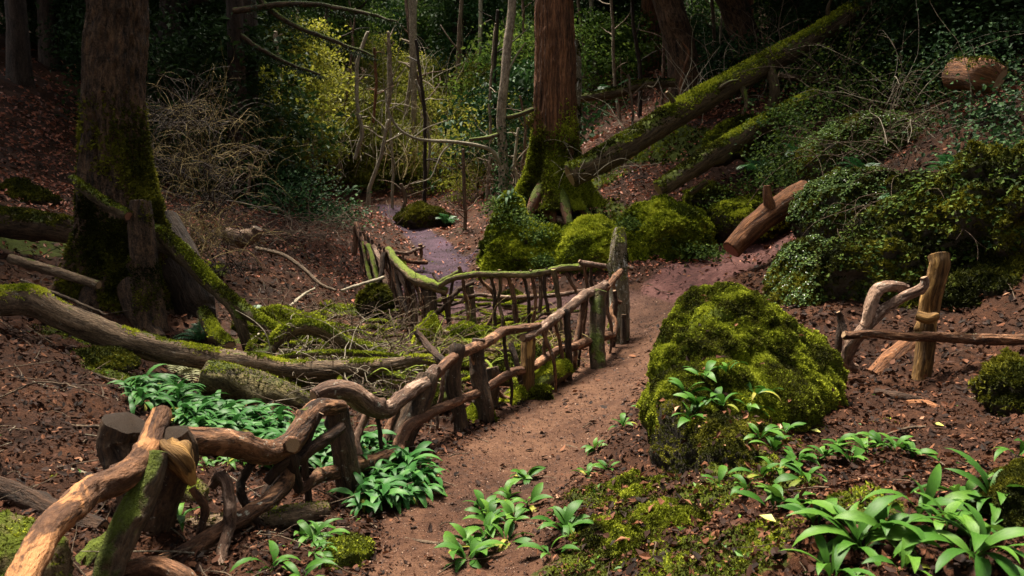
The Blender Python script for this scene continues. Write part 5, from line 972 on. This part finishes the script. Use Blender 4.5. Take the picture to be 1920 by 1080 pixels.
stems('brushwood', 'mossy green sticks in the hollow left of the leaning post', 'brushwood', [up_g(720,720,7.8), up_g(640,730,7.8), up_g(800,720,7.6), up_g(760,660,8.8), up_g(850,720,7.6)], 'stick_moss', 709, 34, .8, .015, .12, .3, .3)
stems('brushwood', 'yellow-green mossy twigs matted along the hollow below the back fence', 'brushwood', [up_g(960,690,8.4), up_g(1000,650,9.2), up_g(900,640,9.6), up_g(780,650,9.2), up_g(690,650,9.4)], 'stick_moss', 714, 50, .6, .011, .25, .3, .4)
stems('brushwood', 'pale dry sticks tangled over the fallen tree behind the S-curved rail', 'brushwood', [up_g(640,700,8.0,.15), up_g(700,720,7.7,.12), up_g(580,690,8.2,.15)], 'twig_pale', 715, 80, .9, .008, .2, .3, .35)
stems('brushwood', 'brown twigs and sticks strewn between the fallen tree and the S-curved rail', 'brushwood', [up_g(600,720,7.6), up_g(660,745,7.3), up_g(720,750,7.2), up_g(790,770,6.8), up_g(560,700,8.0)], 'twig', 716, 150, .7, .006, .2, .25, .3)
stems('brushwood', 'grey brushwood littering the left slope behind the stick fence', 'brushwood', [P(560,420,16.5), P(520,440,15), P(600,440,16), P(640,420,18)], 'twig', 710, 120, 1.5, .008, .1, .5, .2)
stems('twiggy_bush', 'big bush of straw-yellow drooping twigs right of the left tree', 'bush', [P(340,430,11.3), P(380,460,11.2), P(395,480,11.0), P(360,360,11.8), P(390,300,12)], 'twig_straw', 711, 150, 1.25, .0036, .7, .22, 1.25, curl=.5)
stems('twiggy_bush', 'upper sprays of yellow-brown twigs arching out behind the left tree', 'bush', [P(340,300,12.2), P(390,240,12.6), P(420,330,12.3), P(330,220,12.6)], 'twig_straw', 712, 110, 1.35, .0036, .45, .3, .8, curl=.5)
stems('twiggy_bush', 'dense dark twiggy thicket at the core of the straw-yellow bush', 'bush', [P(330,480,11.8), P(370,520,11.3), P(390,400,12.0), P(360,330,12.4), P(350,240,12.8)], 'tree_far', 713, 420, 1.3, .007, .3, .28, .9, curl=.6)

for k, (pl, n, mt, lab) in enumerate([([(640,330,27), (700,300,28), (600,300,26)], 60, 'twig_pale', 'pale bare twigs in the lit thicket over the far path end'), ([(760,330,28), (830,320,29), (880,340,26)], 70, 'twig_straw', 'straw twigs in the thicket left of the slim tree'), ([(935,372,18), (955,368,17.8), (970,364,18)], 50, 'twig', 'bare brown twigs round the foot of the slim tree'), ([(720,200,32), (820,180,34), (640,180,31)], 60, 'twig_pale', 'pale bare branches high in the lit thicket')]):
    stems('twig_thicket', lab, 'thicket', [P(*q) for q in pl], mt, 730 + k, n, 3.0 if k != 2 else 1.6, .013 if k != 2 else .008, .15, .9 if k != 2 else .3, 1.1)
# ------------------------------------------------------------------ trees
def root_flare(L, amount, hgt, k=5, ph=0.0, top=True):
    """swells a trunk towards its foot into k roots (s measured from the foot)"""
    def f(th, s): return 1 + amount * np.exp(-s / hgt) * (.45 + .55 * np.clip(np.cos(k * th + ph) * .6 + np.cos((k - 2) * th + ph * 2) * .5, -.5, 1)) + .05 * np.exp(-s / (hgt * 3)) * np.cos(k * th + ph)
    return f
CROWN = {}
def crown_mesh(key, mat, seed, rx, rz, clusters, per, size, cr=.75, flat=.45, shell=.5):
    rg = np.random.default_rng(seed); d = rand_dirs(rg, clusters); r = shell + (1 - shell) * rg.random(clusters) ** .5
    c = d * r[:, None] * np.array([rx, rx, rz]); c[:, :2] *= 1 + .25 * rg.normal(size=(clusters, 1))
    n = clusters * per; q = np.repeat(c, per, 0) + rg.normal(size=(n, 3)) * np.array([cr, cr, cr * flat]) * np.repeat(rg.uniform(.5, 1.2, clusters), per)[:, None]
    up = norm(rand_dirs(rg, n) * .8 + np.array([0, 0, .8])); dr = rand_dirs(rg, n); dr = norm(dr - up * (dr * up).sum(1)[:, None] + np.array([0, 0, -.25]))
    L = size * rg.uniform(.6, 1.4, n); tint = np.clip(np.repeat(rg.beta(2, 2, clusters), per) * .6 + rg.random(n) * .45, 0, 1)
    CROWN[key] = leaves(MB(), q, dr, up, L, L * .55, .2, tint).mesh('crown', M[mat], smooth=False)
crown_mesh('dark_a', 'leaf_dark', 1, 2.6, 3.4, 130, 46, .24, .55)
crown_mesh('dark_b', 'leaf_dark', 2, 2.2, 4.2, 150, 42, .22, .5)
crown_mesh('mid_a', 'leaf_mid', 3, 2.3, 2.6, 120, 52, .18, .48)
crown_mesh('teal_a', 'leaf_teal', 4, 2.2, 2.4, 110, 50, .20, .48)
crown_mesh('yellow_a', 'leaf_yellow', 5, 1.9, 1.7, 110, 52, .15, .42)
crown_mesh('yellow_b', 'leaf_yellow', 6, 1.5, 2.3, 90, 52, .14, .40)
crown_mesh('canopy', 'leaf_mid', 7, 4.2, 2.6, 150, 36, .42, .9, .4, .3)
crown_mesh('canopy_b', 'leaf_dark', 8, 4.8, 3.0, 190, 36, .42, .9, .4, .2)
def put_crown(o, key, c, s=(1, 1, 1), rz=0.0):
    """c: the crown's middle, in the world"""
    return child('crown', CROWN[key], o, Matrix.Translation(Vector([float(a - b) for a, b in zip(c, o.location)])) @ Matrix.Rotation(rz, 4, 'Z') @ Matrix.Diagonal((*s, 1)))
def trunk_part(o, pts, rad_, mat, seed, sides=20, flare=None, rough=.09, flute=.06, knots=2, name='trunk', step=None, fine=0.0):
    mb = MB(); v, f = tube(mb, pts, rad_, sides, step, rough, seed, (None, None), 0, flare, knots, flute=flute, fine=fine)
    return mb.build(name, M[mat], o), v, f
# the big mossy tree at the left, with its hollow foot
g = np.array(P(215, 560, 9.9)); g[2] = gz(*g[:2]) - .1
T1 = thing('mossy_tree', g, 'massive dark tree at the left with a mossy flared foot and a hollow', 'tree')
pts = [g, P(228,470,9.95), P(222,380,10), P(215,280,10.1), P(212,180,10.2), P(215,80,10.3), P(220,-20,10.4), P(222,-300,10.6), P(228,-700,10.9)]
t1, v, f = trunk_part(T1, pts, [.58, .54, .46, .385, .35, .34, .33, .31, .28], 'tree_dark', 801, 150, root_flare(0, .55, .55, 6, 1.1), .09, .12, 8, step=.05, fine=.032)
rg = np.random.default_rng(31); p, nr = sample_surface(v, f, 26000, rg, lambda c, n: np.clip((1 - sstep(.9, 3.0, c[:, 2])) * (.25 + 1.4 * fbm(c * 2.2, 3, 9) + .3 * (n[:, 0] > 0)), 0, 1) * (n[:, 1] < .3))
tag(moss_tufts(MB(), p, nr, .045, rg, 3).build('moss', M['moss_dark'], T1, smooth=False), kind='stuff')
for k, l in enumerate([[(285,440,9.75,.16),(335,470,9.4,.13),(385,520,9.1,.11),(440,580,8.8,.08),(470,620,8.6,.05)], [(190,520,9.6,.2),(165,580,9.2,.14),(150,620,8.9,.07)], [(290,420,10.2,.36),(335,500,10.1,.34),(365,580,10.0,.30),(385,620,9.9,.2)], [(250,540,9.4,.22),(270,600,9.0,.16),(300,640,8.7,.08)]]):
    pp = np.array([P(a, b, D) for a, b, D, r in l]); pp[-1, 2] = gz(*pp[-1, :2]) - .05
    mb = MB(); v, f = tube(mb, pp, [x[3] for x in l], 14, None, .12, 810 + k, (None, None), 0, None, 2, flute=.1); ro = mb.build('root', M[['log_moss', 'tree_dark', 'tree_far', 'tree_dark'][k]], T1)  # third one is a dark mass added for the shade of the hollow
    if k != 2: moss_on(ro, v, f, 2500, .035, 815 + k, 'moss' if k == 0 else 'moss_dark', .1)
put_crown(T1, 'canopy_b', P(222, -760, 10.9) + [-4.5, 1, 2], (.7, .7, .7))
log([(262,378,9.2,17),(266,430,9.15,22),(272,500,9.1,24),(280,570,9.0,25),(286,625,8.9,26)], 'tall rotten stump standing in front of the left tree', 'tree_dark', name='stump', cat='stump', cut='cut_dark', seed=820, sides=22, rough=.12, flute=.15, tufts=900, tsize=.03, moss='moss_dark')
# the red conifer in the middle
g = P(1042, 395, 17); g[2] = gz(*g[:2]) - .15
T2 = thing('red_tree', g, 'tall straight tree with reddish fibrous bark and mossy spreading roots in the middle', 'tree')
pts = [g, P(1041,350,17.05), P(1040,300,17.1), P(1040,220,17.1), P(1040,100,17.2), P(1038,-20,17.3), P(1036,-400,17.6), P(1034,-800,18)]
t2, v, f = trunk_part(T2, pts, [.60, .55, .49, .45, .415, .39, .34, .28], 'tree_red', 831, 150, root_flare(0, 1.15, .62, 7, .6), .05, .14, 3, step=.06, fine=.022)
rg = np.random.default_rng(33); p, nr = sample_surface(v, f, 24000, rg, lambda c, n: np.clip((1 - sstep(1.2, 3.6, c[:, 2])) * (.30 + 1.3 * fbm(c * np.array([2.4, 2.4, .9]), 3, 19)) + (1 - sstep(1.2, 2.2, c[:, 2])) * .4, 0, 1) * (n[:, 1] < .3))
tag(moss_tufts(MB(), p, nr, .06, rg, 3).build('moss', M['moss'], T2, smooth=False), kind='stuff')
for k, l in enumerate([[(1022,345,16.75,.17),(1002,378,16.4,.12),(978,405,16.1,.05)], [(1050,350,16.6,.16),(1060,392,16.1,.12),(1074,425,15.6,.06)], [(1062,345,16.8,.16),(1088,388,16.4,.11),(1128,415,16.0,.05)], [(1035,360,16.6,.14),(1036,392,16.2,.10),(1040,415,15.9,.05)]]):
    pp = np.array([P(a, b, D) for a, b, D, r in l]); pp[-1, 2] = gz(*pp[-1, :2]) - .05
    mb = MB(); v, f = tube(mb, pp, [x[3] for x in l], 14, None, .12, 840 + k, (None, None), 0, None, 1, flute=.12); ro = mb.build('root', M['root_moss'], T2); moss_on(ro, v, f, 2200, .05, 845 + k, 'moss', -.1)
put_crown(T2, 'canopy_b', P(1034, -800, 18) + [-.5, 1, 4], (.32, .32, 1.0))
log([(1073,75,17.9,8),(1077,120,17.9,12),(1075,200,17.8,12),(1072,290,17.7,13),(1070,350,17.6,14)], 'broken pale dead trunk with moss standing tight behind the red tree', 'stump_pale', name='dead_tree', cat='dead tree', seed=851, sides=16, rough=.14, flute=.15, tufts=1500, tsize=.05, moss='moss_dark')
# slim ivy-clad tree
g = P(945, 385, 16.6); g[2] = gz(*g[:2]) - .1
T3 = thing('slim_tree', g, 'slim pale crooked tree clad in ivy below, left of the red tree', 'tree')
pts = [g, P(944,330,16.6), P(942,270,16.6), P(940,210,16.6), P(946,150,16.6), P(952,80,16.7), P(960,10,16.8), P(962,-150,17), P(965,-500,17.5)]
trunk_part(T3, pts, [.13, .115, .105, .10, .10, .095, .09, .08, .06], 'birch', 861, 14, None, .08, .05, 4)
for k, l in enumerate([[(944,320,16.6,.05),(925,285,16.4,.045),(895,273,16.2,.04),(850,266,16,.036),(810,264,15.8,.032),(775,258,15.6,.028),(745,238,15.5,.024),(728,205,15.4,.02),(722,170,15.4,.012)], [(850,266,16,.02),(830,285,15.9,.018),(818,310,15.8,.015),(805,335,15.7,.012),(770,345,15.6,.009)], [(775,258,15.6,.014),(800,240,15.7,.012),(840,225,15.8,.008)], [(728,205,15.4,.012),(750,195,15.3,.009),(765,185,15.3,.006)], [(946,150,16.6,.03),(965,110,16.5,.02),(985,80,16.4,.012)], [(952,220,16.6,.05),(975,215,16.4,.05),(1000,205,16.3,.045)], [(940,250,16.6,.05),(915,258,16.4,.045),(880,262,16.3,.035)]]):
    mb = MB(); tube(mb, [P(a, b, D) for a, b, D, r in l], [x[3] for x in l], 7, .06, .1, 870 + k, (None, None), 0); mb.build('limb', M['twig_pale' if k < 5 else 'log_moss'], T3)
rg = np.random.default_rng(41); n = 1500; t = rg.random(n) ** .8; c = np.array([P(945, 385, 16.6) + (P(940, 190, 16.6) - P(945, 385, 16.6)) * x for x in t]) + rg.normal(size=(n, 3)) * .10 * (1.15 - t)[:, None]
up = norm(c - np.array([c[:, 0].mean(), c[:, 1].mean() + .3, 0]) * [1, 1, 0] - [0, 0, 1] * c + rand_dirs(rg, n) * .5 + [0, 0, .3]); dr = norm(rand_dirs(rg, n) + [0, 0, -.8])
tag(leaves(MB(), c, dr, up, rg.uniform(.05, .09, n), .055, .15, rg.random(n)).build('ivy_leaves', M['leaf_teal'], T3, smooth=False), kind='stuff')
put_crown(T3, 'yellow_b', P(965, -520, 17.5) + [-1, .5, 1], (.45, .45, .7))

# pale saplings and thin stems of the middle distance
def sapling(l, label, mat, seed, sides=7, branches=4, blen=.8, rmul=1.0):
    pts, rad_ = PX(l); o = thing('sapling', pts[0], label, 'sapling'); mb = MB(); tube(mb, pts, rad_ * rmul, sides, None, .1, seed, (None, None), .03); mb.build('stem', M[mat], o)
    rg = np.random.default_rng(seed); c = spline(pts, 30)
    for k in range(branches):
        i_ = rg.integers(8, 28); a = rg.uniform(0, 6.28); q = [c[i_]]; dv = norm(np.array([math.cos(a), math.sin(a) * .6, rg.uniform(.1, .9)])); L = blen * rg.uniform(.5, 1.4)
        for s in range(4): dv = norm(dv + rg.normal(0, .25, 3)); q.append(q[-1] + dv * L / 4)
        r0 = rad_.mean() * .45; mb = MB(); tube(mb, q, np.linspace(r0, r0 * .25, 5), 5, L / 8, 0, 1, (None, None)); mb.build('branch', M[mat], o)
    return o
for k, (l, lab, mat) in enumerate([
 ([(665,298,24,3.5),(678,250,24,4),(672,215,24,4),(668,170,24,3.5),(672,110,24,3.5),(690,60,24,3)], 'pale crooked sapling leaning among the leaves left of the centre', 'twig_pale'),
 ([(690,385,24,5),(694,350,24,4),(712,300,24,3.5),(720,260,24,3),(728,225,24,3)], 'thin pale sapling with a bent foot beside the end of the far path', 'twig_pale'),
 ([(726,210,26,3),(732,160,26,4),(730,100,26,4),(728,60,26,3)], 'pale upright stem high above the far path', 'birch'),
 ([(870,450,21.5,4),(872,400,21.5,3.5),(870,340,21.5,3.5),(868,280,21.5,3)], 'straight thin olive sapling on the red leaf slope', 'twig'),
 ([(775,250,30,4),(776,170,30,6),(774,80,30,7),(772,-30,30,7)], 'pale spotted trunk straight up behind the far path', 'birch'),
 ([(700,230,25,2.5),(705,160,25,3),(702,90,25,2.5)], 'thin reddish stem between the two pale saplings', 'tree_red'),
 ([(800,330,26,2),(806,270,26,2.5),(795,200,26,2.5),(780,150,26,2)], 'thin pale stem slanting to the left behind the arched branch', 'twig_pale'),
 ([(530,300,22,5),(528,220,22,5),(524,140,22,5),(516,60,22,4)], 'mottled slim stem left of the pale saplings', 'birch'),
 ([(585,360,22,2),(588,310,22,2.5),(580,250,22,2)], 'short bare stem over the hart\'s tongue ferns', 'twig'),
 ([(985,380,18.2,3),(978,320,18.2,3),(985,250,18.2,2.5),(975,180,18.2,2)], 'thin dark stem between the slim tree and the red tree', 'twig'),
 ([(970,370,17.4,3),(966,300,17.4,3),(972,240,17.4,2)], 'thin pale stem hugging the slim ivy-clad tree', 'twig_pale'),
 ([(465,365,14.5,2.5),(467,335,14.5,3),(466,305,14.5,2)], 'short brown snag on the left slope beside the twiggy bush', 'twig'),
 ([(1188,260,20,2),(1185,200,20,2.5),(1178,140,20,2)], 'thin stem right of the red tree above the curved log', 'twig'),
 ([(1275,215,19,3),(1278,150,19,3),(1290,100,19,2.5),(1280,80,19,1.5)], 'thin reddish sapling beside the leaning dark trunk', 'tree_red'),
 ([(755,395,25,4),(760,370,25,4),(752,345,25,3)], 'short dead sapling at the bend of the far path', 'twig'),
]): sapling(l, lab, mat, 900 + k)

# dark trunks between the middle and the top right
def tree(l, label, mat, seed, crown=None, cs=(1, 1, 1), coff=(0, 0, 0), name='dark_tree', sides=40, group=None, limbs=3):
    pts, rad_ = PX(l); pts[0, 2] = min(pts[0, 2], gz(*pts[0, :2]) - .1); o = thing(name, pts[0], label, 'tree', group)
    trunk_part(o, pts, rad_, mat, seed, sides, root_flare(0, .5, .5, 5, seed), .08, .10, 4, step=.12, fine=.02)
    rg = np.random.default_rng(seed)
    for k in range(limbs):
        b = pts[-2] + (pts[-1] - pts[-2]) * rg.uniform(0, .8); a = rg.uniform(0, 6.28); q = [b, b + np.array([math.cos(a) * .8, math.sin(a) * .8, .5]), b + np.array([math.cos(a) * 1.7, math.sin(a) * 1.7, .7 + rg.uniform(-.3, .5)])]
        mb = MB(); r0 = rad_[-1] * .5; tube(mb, q, [r0, r0 * .7, r0 * .3], 7, .15, .1, seed + k, (None, None)); mb.build('limb', M[mat], o)
    if crown: put_crown(o, crown, pts[-1] + np.array(coff), cs, seed)
    return o
tree([(1292,175,23,30),(1278,100,23,26),(1258,30,23,25),(1240,-60,23,24),(1220,-300,23.5,18)], 'dark trunk leaning left behind the longest fallen trunk', 'tree_dark', 951, 'canopy', (.9, .9, .9), (0, 0, .5))
tree([(1430,175,25,27),(1405,90,25,24),(1380,20,25,23),(1355,-60,25,22),(1320,-300,25.5,16)], 'dark trunk leaning left farther right on the slope', 'tree_dark', 952, 'canopy', (.9, .9, .9), (0, 0, .5))
tree([(1400,140,29,10),(1400,60,29,10),(1402,-30,29,10),(1402,-200,29,8)], 'straight reddish trunk between the two leaning dark trunks', 'tree_red', 953, 'dark_b', (.8, .8, .8))
tree([(1222,165,32,20),(1220,80,32,18),(1222,-40,32,17),(1222,-260,32,13)], 'far brown trunk left of the leaning dark trunks', 'tree_red', 954, 'dark_a', (1.2, 1.2, 1))
tree([(462,330,21,22),(460,200,21,22),(458,80,21,23),(455,-40,21,22),(455,-300,21,18)], 'dark trunk behind the twiggy bush at the upper left', 'tree_far', 955, 'canopy_b', (.45, .45, .8), (0, 0, 3))
tree([(1700,60,21,24),(1702,-20,21,22),(1705,-300,21,16)], 'dark trunk in the top right gloom', 'tree_far', 956, 'canopy_b', (.8, .8, .8))
tree([(1480,110,26,18),(1485,20,26,17),(1488,-200,26,13)], 'straight dark trunk right of the leaning pair', 'tree_far', 957, 'canopy_b', (.8, .8, .8))
tree([(1860,40,16,30),(1868,-80,16,28),(1875,-400,16,20)], 'dark trunk at the top right corner', 'tree_far', 958, 'canopy_b', (.9, .9, .9))
tree([(320,270,22,18),(318,100,22,18),(320,-100,22,15)], 'dark trunk between the massive left tree and the twiggy bush', 'tree_far', 961, 'dark_a', (.7, .7, .9), (0, 0, 2))
tree([(625,290,34,14),(622,120,34,13),(622,-80,34,11)], 'thin dark trunk deep in the green thicket', 'tree_far', 962, 'dark_b', (.9, .9, .9))
tree([(860,250,38,14),(862,120,38,13),(862,-80,38,11)], 'dark trunk deep behind the slim tree', 'tree_far', 963, 'dark_b', (1, 1, 1))
tree([(1130,170,34,18),(1135,60,34,17),(1135,-100,34,14)], 'dark trunk directly right of the red tree top', 'tree_far', 964, 'dark_a', (1.2, 1.2, 1))

# conifer boughs hanging in from the upper left
def bough(o, l, seed, n=900, size=.16, mat='leaf_dark', width=.45):
    pts, rad_ = PX(l); rg = np.random.default_rng(seed); mb = MB(); tube(mb, pts, rad_, 7, .08, .1, seed, (None, None), .03); nv = mb.n
    c = spline(pts, 60); T, N_, B_ = frames(c); S = norm(np.cross(T, [0, 0, 1.0])); i_ = rg.integers(6, 60, n); side = rg.choice([-1, 1], n); u = rg.random(n) ** .8 * width * (1.1 - i_ / 75)
    q = c[i_] + S[i_] * (side * u)[:, None] + T[i_] * (u * .5)[:, None] + np.array([0, 0, -1]) * (u ** 1.5 * .7 + rg.random(n) * .06)[:, None]
    dr = norm(S[i_] * side[:, None] * .5 + T[i_] * .5 + [0, 0, -.4] + rand_dirs(rg, n) * .9); up = norm(rand_dirs(rg, n) * .4 + [0, 0, 1])
    L = size * rg.uniform(.5, 1.3, n); leaves(mb, q, dr, up, L, L * .22, .1, rg.beta(2, 2.5, n), 1)
    mb.build('bough', [M['log_moss_dark' if seed % 3 else 'log_moss'], M[mat]], o)
Y = thing('yew_tree', np.array([*P(455, 330, 19)[:2], gz(*P(455, 330, 19)[:2])]), 'dark evergreen whose feathery boughs hang across the upper left', 'tree')
pts, rad_ = PX([(440,350,19,16),(445,200,19,16),(440,0,19,15),(440,-300,19,12)]); trunk_part(Y, pts, rad_, 'tree_far', 971, 14)
for k, l in enumerate([[(440,20,18.5,6),(560,8,17.5,5),(660,20,17,4),(745,40,16.5,2)], [(440,-60,18.5,6),(520,30,18,5),(620,75,17.5,4),(700,105,17,2)], [(440,-100,18,6),(600,-60,17,5),(760,-20,16.5,3)], [(440,60,19,5),(520,110,18.6,4),(600,140,18.2,2)]]): bough(Y, l, 980 + k, 800, .11, 'leaf_dark', .4)

def where(px, py):
    h = ['high up', 'in the upper part', 'halfway up', 'low down'][int(np.searchsorted([75, 165, 265], py))]
    L = [(150, 'left of the massive tree'), (300, 'right beside the massive tree'), (400, 'behind the twiggy bush'), (470, 'under the feathery boughs'), (560, 'left of the pale saplings'), (640, 'beside the mottled slim stem'), (700, 'around the pale crooked sapling'), (750, 'around the pale upright stem'), (810, 'around the pale spotted trunk'), (880, 'above the olive sapling'), (940, 'left of the slim tree'), (1010, 'between slim tree and red tree'), (1160, 'just right of the red tree'), (1240, 'left of the leaning dark trunk'), (1330, 'behind the leaning dark trunk'), (1440, 'between the two leaning dark trunks'), (1600, 'past the fallen tree top'), (1720, 'above the brambles'), (1850, 'above the sawn log'), (9999, 'in the top right corner')]
    return h + ' ' + next(b for a, b in L if px < a)
# understory bushes and the far wood
def bush(px, py, D, key, s, label, group, seed, name='evergreen_bush'):
    c = P(px, py, D); b = np.array([c[0], c[1], gz(c[0], c[1])]); o = thing(name, b, label, 'bush', group)
    put_crown(o, key, c, s, seed * 1.3)
    mb = MB(); rg = np.random.default_rng(seed); r0 = .05 * s[0]
    top = np.array([c[0], c[1], max(c[2], b[2] + .5)]); tube(mb, [b - [0, 0, .1], (b + top) / 2 + rg.normal(0, .12, 3), top], [r0, r0 * .8, r0 * .4], 8, .2, .1, seed, (None, None)); mb.build('stem', M['tree_far'], o)
rg = np.random.default_rng(55); k = 0
for px, py, D in [(600,200,29),(660,240,31),(720,220,33),(790,210,34),(850,230,33),(900,190,34),(760,150,38),(690,140,36),(840,140,38),(620,120,34),(560,250,26),(930,250,30),(880,300,30),(780,280,33),(500,180,23),(520,240,22.5),(545,110,25),(650,310,29),(720,290,31),(900,330,27),(550,150,29),(830,320,30)]:
    bush(px, py, D, ['yellow_a', 'yellow_b'][k % 2], tuple(np.array([1, 1, .9]) * rg.uniform(.6, 1.0)), 'yellow-green lit bush ' + where(px, py), 'yellow-green bushes beyond the far path', 1000 + k); k += 1
for px, py, D in [(620,40,36),(700,50,40),(780,70,42),(860,60,42),(920,90,38),(980,60,42),(560,60,33),(900,20,46),(740,10,46),(980,160,33),(1000,260,26)]:
    bush(px, py, D, ['mid_a', 'mid_a', 'teal_a'][k % 3], tuple(np.array([1, 1, 1]) * rg.uniform(.9, 1.3)), 'mid-green leafy thicket ' + where(px, py), 'mid-green thickets above the centre', 1000 + k, 'leafy_thicket'); k += 1
for px, py, D in [(1120,60,36),(1180,110,32),(1250,60,36),(1310,100,33),(1340,60,40),(1150,30,42),(1340,130,28),(1110,130,30),(1450,60,34),(1390,200,24),(1420,30,42),(1210,30,44)]:
    bush(px, py, D, ['teal_a', 'mid_a', 'dark_a'][k % 3], tuple(np.array([1, 1, 1]) * rg.uniform(.6, .95)), 'blue-green evergreen bush ' + where(px, py), 'evergreen bushes right of the red tree', 1000 + k); k += 1
for px, py, D in [(380,120,24),(300,40,26),(420,40,25),(500,40,25),(350,200,19),(430,220,20),(180,60,30),(80,40,34),(260,160,24)]:
    bush(px, py, D, ['dark_a', 'dark_b'][k % 2], tuple(np.array([1, 1, .9]) * rg.uniform(.6, .9)), 'nearly black evergreen bush ' + where(px, py), 'dark bushes behind the left tree', 1000 + k); k += 1
for px, py, D in [(1560,40,24),(1640,20,24),(1760,30,20),(1820,20,18),(1900,60,15),(1540,90,21),(1680,90,18),(1780,70,16)]:
    bush(px, py, D, ['dark_a', 'dark_b'][k % 2], tuple(np.array([1, 1, .8]) * rg.uniform(.5, .75)), ['broad', 'narrow', 'tall', 'low', 'ragged', 'small', 'dense', 'thin'][k % 8] + ' nearly black evergreen bush ' + where(px, py), 'dark bushes at the top right', 1000 + k); k += 1
rg = np.random.default_rng(58)
for k, px in enumerate([495, 545, 575, 610, 640, 685, 735, 760, 795, 820, 850, 885, 910, 930, 985, 1095, 1120, 1165, 1200, 1240, 1325, 1350, 1450, 1520, 1545, 1580]):
    D = rg.uniform(23, 34); r = rg.uniform(2.2, 5); lean = rg.normal(0, 14); y0 = 343 - (gz(*P(px, 300, D)[:2]) - 1.7) / D * 1400
    sapling([(px, y0 + 10, D, r * 1.1), (px + lean * .4 + rg.normal(0, 4), y0 - 90, D, r), (px + lean + rg.normal(0, 5), y0 - 200, D, r * .9), (px + lean * 1.6, y0 - 330, D, r * .7)], 'thin ' + ['brown', 'pale', 'mottled', 'blackish', 'flaky'][k % 5] + ' bare tree rising ' + where(px, max(20, y0 - 160)), ['twig', 'twig_pale', 'birch', 'tree_far', 'rail_pale'][k % 5], 1600 + k, 6, 5, 1.3)['category'] = 'thin tree'
# the wood that goes on beyond and around
proto = {}
def far_tree(x, y, seed, key, s, label, group):
    b = np.array([x, y, gz(x, y)]); rg = np.random.default_rng(seed); h = rg.uniform(6, 10) * s
    o = thing('forest_tree', b, label, 'tree', group)
    if 'trunk' not in proto:
        mb = MB(); tube(mb, [(0, 0, -.3), (.1, 0, 3), (-.05, .1, 6), (0, 0, 10)], [.28, .22, .18, .10], 14, .35, .09, 5, (None, None), 0, root_flare(0, .5, .5), 3, flute=.06); proto['trunk'] = mb.mesh('trunk', M['tree_far'])
    child('trunk', proto['trunk'], o, Matrix.Rotation(rg.uniform(0, 6), 4, 'Z') @ Matrix.Rotation(rg.normal(0, .05), 4, 'X') @ Matrix.Diagonal((s, s, h / 10, 1)))
    put_crown(o, key, b + np.array([0, 0, h]), (s, s, s), rg.uniform(0, 6)); put_crown(o, key, b + np.array([rg.normal(0, .8), rg.normal(0, .8), h * .55]), (s, s, s * .8), rg.uniform(0, 6))
rg = np.random.default_rng(66)
for k in range(90):
    a = R(rg.uniform(-42, 42)); r = rg.uniform(35 + 13 * math.exp(-(math.degrees(a) + 5) ** 2 / 130), 68); far_tree(r * math.sin(a), r * math.cos(a), 1200 + k, ['dark_a', 'dark_b', 'mid_a'][k % 3], rg.uniform(.9, 1.4), 'dark forest tree in the unbroken wood on the far slope', 'forest trees on the far slope')
# tall trees added out of view to shade the valley sides and camera-facing surfaces
for k, (x, y, zt, s, key) in enumerate([(-11.5, 6, 8, 1, 'canopy_b'), (-14, 12, 9, 1.1, 'canopy_b'), (-15.5, 18, 10, 1.1, 'canopy_b'), (-16, 25, 11, 1.1, 'canopy_b'), (-18, 30, 14, 1.2, 'canopy_b'), (-7, -4, 8, 1, 'canopy'), (8, 3, 8, .9, 'canopy_b'), (9.5, 9, 9, .85, 'canopy_b'), (10, 14, 10, .8, 'canopy_b'), (10, 19, 11, 1.1, 'canopy_b'), (9, 26, 12, 1.1, 'canopy_b'), (17, 27, 15, 1.2, 'canopy_b'), (6, -4, 8, 1, 'canopy_b'), (-3, -4.5, 7.5, 1, 'canopy_b'), (1.5, -5, 7.5, 1, 'canopy_b'), (0, -11, 9, 1.1, 'canopy_b'), (-9, 0, 8, 1, 'canopy_b')]):
    b = np.array([x, y, gz(x, y)]); o = thing('shade_tree', b, 'tall tree shading the side of the valley from outside the view', 'tree', 'tall trees closing over the valley sides')
    z1 = b[2] + zt; mb = MB(); tube(mb, [b - [0, 0, .3], [x + .1, y, b[2] + zt * .4], [x - .1, y, b[2] + zt * .8], [x, y, z1]], [.34, .28, .22, .14], 16, .4, .08, 1300 + k, (None, None), 0, root_flare(0, .5, .5), 2); mb.build('trunk', M['tree_far'], o)
    put_crown(o, key, [x, y, z1], (s, s, s), k * .9)
